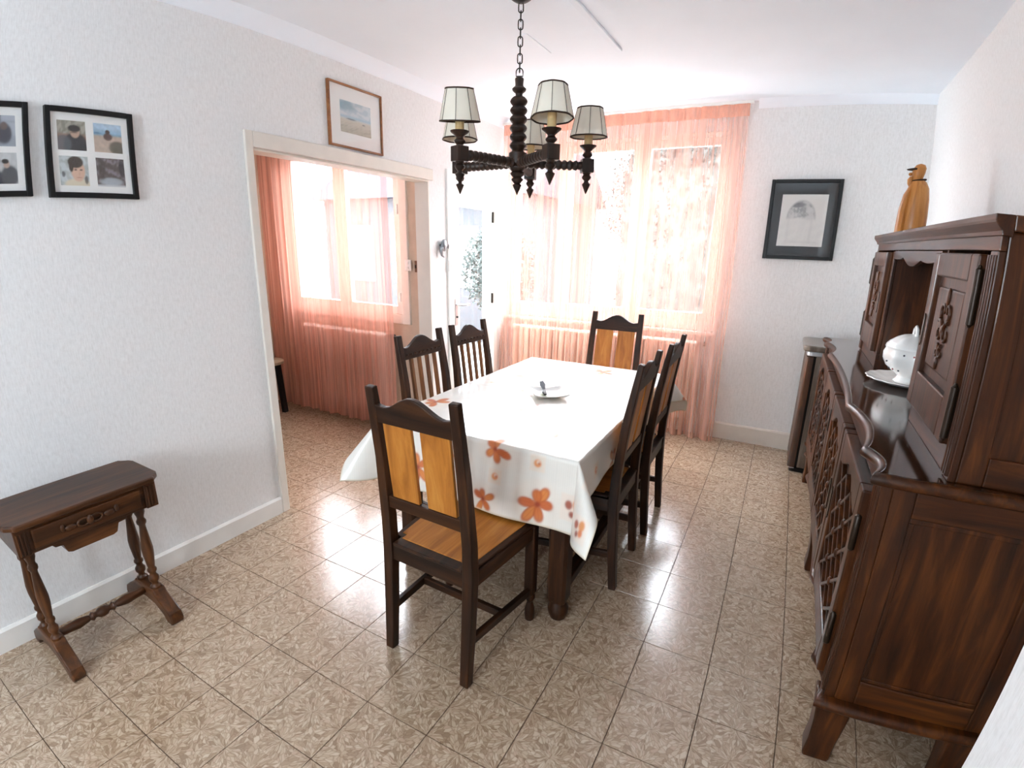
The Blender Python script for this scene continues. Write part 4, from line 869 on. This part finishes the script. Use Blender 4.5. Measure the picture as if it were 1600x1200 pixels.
for a, b, c_, e in ((2.176, 2.2, 1.457, 2.01), (2.612, 2.636, 1.457, 2.01), (2.2, 2.612, 1.457, 1.481), (2.2, 2.612, 1.986, 2.01)): MB().box(a, b, YB-.03, YB-.002, c_, e).build('frame_bar', M_BLACK, en, bevel=.003)
MB().box(2.198, 2.614, YB-.015, YB-.003, 1.479, 1.988).build('mat_board', plain('charcoal_mat', (22,24,28), .6), en)
def arch(U, V):
    C, ov = canvas(U, V, S3(224,220,215)); n = fbm(U, V, 16, 31); n2 = fbm(U, V, 40, 8)
    dome = soft(elp(U, V, .46, .54, .30, .33), .05)*soft(.55-V+.03*n, .03)
    ov(.45*dome, S3(176,174,174)); ov(.75*dome*soft(-n-.1, .35), S3(122,122,124)); ov(.5*dome*soft(n2+.2, .3), S3(206,204,202)); ov(.8*dome*soft(elp(U, V, .36, .80, .16, .05)+.2*n, .25), S3(96,97,100))
    ring = soft(np.abs(elp(U, V, .46, .54, .31, .34))-.05, .04)*soft(.52-V, .03); ov(.35*ring, S3(140,138,138))
    for cx in (.2, .7): ov(.25*soft(np.maximum(np.abs(U-cx)-.03, np.abs(V-.3)-.24), .02), S3(188,184,182))
    ov(.3*soft(np.maximum(np.abs(U-.55)-.3, np.abs(V-.08)-.012), .02), S3(170,166,164)); ov(.15*soft(n2, .3)*soft(V-.5, .05), S3(190,186,182)); return C
vgrid('drawing', lambda U, V: np.stack([2.258+.296*U, np.full_like(U, YB-.0165), 1.55+.358*V], 1), 90, 110, M_PRINT, en, colfn=arch, smooth=False)
MB().box(2.198, 2.614, YB-.0225, YB-.021, 1.479, 1.988).build('glass', M_PGLASS, en)

# ------------------------------------------------------------------ small wall things
fo = thing('wall_ornament', (0, 2.255, 1.40), label='silver-grey fish-shaped metal ornament hung on the wall beside the glazed door', cat='ornament')
MB().ellipsoid((.03, 2.262, 1.50), .02, .036, .044, 14, 9).build('body', M_SILVER, fo, smooth=60)
MB().tube([(.028, 2.235, 1.485), (.028, 2.228, 1.455), (.028, 2.236, 1.425), (.028, 2.262, 1.412)], [.016, .013, .009, .004], 10).build('tail', M_SILVER, fo, smooth=60)
MB().tube([(.03, 2.29, 1.515), (.032, 2.312, 1.50), (.032, 2.315, 1.475)], [.014, .010, .004], 10).build('snout', M_SILVER, fo, smooth=60)
MB().lathe([(.012, 0), (.012, .016)], 12, (.002, 2.255, 1.5), (1, 0, 0)).build('mount', M_IRON, fo)
def switch(name, loc, ax, label, dark=False):
    r = thing(name, loc, label=label, cat='switch'); x, y, z = loc
    if ax == 'x': MB().box(x+.001, x+.012, y-.032, y+.032, z-.042, z+.042).build('plate', M_PLASTIC, r, bevel=.004); MB().box(x+.012, x+.018, y-.012, y+.012, z-.02, z+.02).build('rocker', M_PLASTIC, r, bevel=.003)
    else:
        MB().box(x-.028, x+.028, y-.016, y-.001, z-.042, z+.042).build('plate', M_PLASTIC, r, bevel=.004)
        for dz in (-.018, .018): MB().box(x-.01, x+.01, y-.021, y-.016, z+dz-.01, z+dz+.01).build('rocker', M_PLASTIC, r, bevel=.002)
    return r
switch('light_switch', (.016, 2.362, 1.345), 'x', 'white light switch on the casing of the glazed door')
switch('light_switch', (-.225, YN-.02, 1.345), 'y', 'white double switch beside the next-room window')
lt = thing('door_latch', (-.165, YN, 1.335), label='narrow brown latch plate on the wall beside the double switch', cat='latch')
MB().box(-.178, -.152, YN-.012, YN-.001, 1.295, 1.38).build('plate', wood('latch_brown', (92,62,44), (120,86,64), (140,104,80), 'z', .5), lt, bevel=.003)
MB().box(-.171, -.159, YN-.018, YN-.012, 1.325, 1.35).build('catch', M_BRASS, lt, bevel=.002)
st = thing('stool', (-1.57, 1.80, 0), label='low stool with pale wooden top and dark legs left of the next-room curtain', cat='stool')
MB().lathe([(.13, .455), (.14, .46), (.14, .48), (.13, .486)], 24, (-1.57, 1.80, 0)).build('seat', wood('pale_stool_top', (120,98,74), (148,124,98), (168,146,120), 'x', .5, 0), st, smooth=40)
for k in range(4):
    a = math.pi/4+k*math.pi/2; MB().beam((-1.57+.11*math.cos(a), 1.8+.11*math.sin(a), 0), (-1.57+.085*math.cos(a), 1.8+.085*math.sin(a), .456), .04, .04).build('leg', M_BLACK, st, bevel=.003)

# ------------------------------------------------------------------ outside the windows
M_GROUND = plain('pale_paving', (150,149,146), .9, .2, scale=3)
gd = MB().box(-30, 30, 3.6, 45, -.62, -.6).box(-30, -.3, 2.6, 3.6, -.62, -.6).build('garden_ground', M_GROUND, kind='structure')
def leafmat(name, a, b): 
    m, nt, out = newmat(name); tc = N(nt, 'ShaderNodeTexCoord'); no = N(nt, 'ShaderNodeTexNoise', i_Scale=6.0, i_Detail=4.0); nt.links.new(tc.outputs['Object'], no.inputs['Vector'])
    bsdf(nt, out, ramp(nt, no.outputs[0], [(.35, srgb(a)), (.65, srgb(b))]).outputs[0], .6, .3); return m
M_LEAF = leafmat('tree_leaves', (32,39,36), (54,62,58)); M_BARK = plain('bark', (84,72,62), .9, .2)
def tree(x, y, h, r, label, seed, nl=15000):
    g = np.random.default_rng(seed); t = thing('garden_tree', (x, y, -.6), label=label, cat='tree', group='trees outside the windows')
    MB().tube([(x, y, -.6), (x+.05, y, h*.35-.6), (x-.03, y+.05, h*.7-.6)], [.12, .09, .04], 10).build('trunk', M_BARK, t, smooth=60)
    d = g.normal(size=(nl, 3)); d /= np.linalg.norm(d, axis=1)[:, None]; c = d*(r*g.uniform(.35, 1, (nl, 1))**.6)*np.array([1, 1, 1.15]) + np.array([x, y, h*.6-.6])
    a = g.normal(size=(nl, 3)); a /= np.linalg.norm(a, axis=1)[:, None]; b = np.cross(a, g.normal(size=(nl, 3))); b /= np.linalg.norm(b, axis=1)[:, None]
    s = g.uniform(.02, .045, (nl, 1)); V_ = np.stack([c-a*s, c+b*s*.5, c+a*s, c-b*s*.5], 1).reshape(-1, 3); m = MB(); m.v = [tuple(q) for q in V_]; m.f = [(4*i, 4*i+1, 4*i+2, 4*i+3) for i in range(nl)]
    o = m.build('foliage', M_LEAF, t); o['kind'] = 'stuff'
def hedge(x0, x1, y, d, h, label, seed):
    g = np.random.default_rng(seed); r = thing('garden_hedge', ((x0+x1)/2, y, -.6), label=label, cat='hedge')
    nx, nz = int((x1-x0)/.12), int(h/.12)
    def pos(U, V):
        X = x0+(x1-x0)*U; t = V*math.pi; Z = -.6 + h*np.sin(t)**.35; Y = y-d/2*np.cos(t)
        n = .10*fbm(X*1.0, Z+Y*2, 5.0, seed); return np.stack([X+.5*n, Y+n, Z+.8*n*(np.sin(t) > .3)], 1)
    vgrid('leaf_mass', pos, nx, 2*nz, M_LEAF, r)
    nl = 9000; X = g.uniform(x0, x1, nl); t = g.uniform(0, .62*math.pi, nl); n = .10*fbm(X, -.6+h*np.sin(t)**.35+(y-d/2*np.cos(t))*2, 5.0, seed)
    c = np.stack([X+.5*n, y-d/2*np.cos(t)+n-.03, -.6+h*np.sin(t)**.35+.8*n+.03], 1)
    a = g.normal(size=(nl, 3)); a /= np.linalg.norm(a, axis=1)[:, None]; b = np.cross(a, g.normal(size=(nl, 3))); b /= np.linalg.norm(b, axis=1)[:, None]
    s_ = g.uniform(.03, .06, (nl, 1)); m = MB(); m.v = [tuple(q) for q in np.stack([c-a*s_, c+b*s_*.5, c+a*s_, c-b*s_*.5], 1).reshape(-1, 3)]; m.f = [(4*k, 4*k+1, 4*k+2, 4*k+3) for k in range(nl)]
    m.build('leaves', M_LEAF, r)['kind'] = 'stuff'
hedge(-.6, 5.6, 9.4, 1.1, 4.1, 'tall clipped hedge outside the wide back window', 4)
tree(2.6, 11.8, 6.0, 1.5, 'leafy tree rising behind the hedge, right part of the wide curtain', 2)
tree(-.9, 12.2, 5.4, 1.3, 'leafy tree rising behind the hedge, left part of the wide curtain', 1)
tree(-1.55, 5.9, 2.9, .62, 'leafy shrub-like tree outside, seen through the glazed door', 5, 6000)
hs = thing('neighbour_house', (-5.2, 9.5, -.6), label='pale house with tiled roof outside the next-room window', cat='house')
M_RENDERW = plain('pale_render', (54,54,56), .9, .2); M_ROOF = plain('grey_roof', (32,36,44), .8, .2)
MB().box(-8.2, -2.4, 8.5, 12.5, -.6, 2.6).build('walls', M_RENDERW, hs)
MB().prism([(8.2, 2.5), (12.8, 2.5), (10.5, 4.2)], 'x', -8.4, -2.2).build('roof', M_ROOF, hs)
for x in (-7.4, -5.9, -4.4, -3.3): 
    w_ = MB().box(x, x+.8, 8.46, 8.5, .6, 1.9).build('window', M_WHITE, hs); MB().box(x+.07, x+.73, 8.44, 8.46, .67, 1.83).build('pane', M_GLASS, w_)
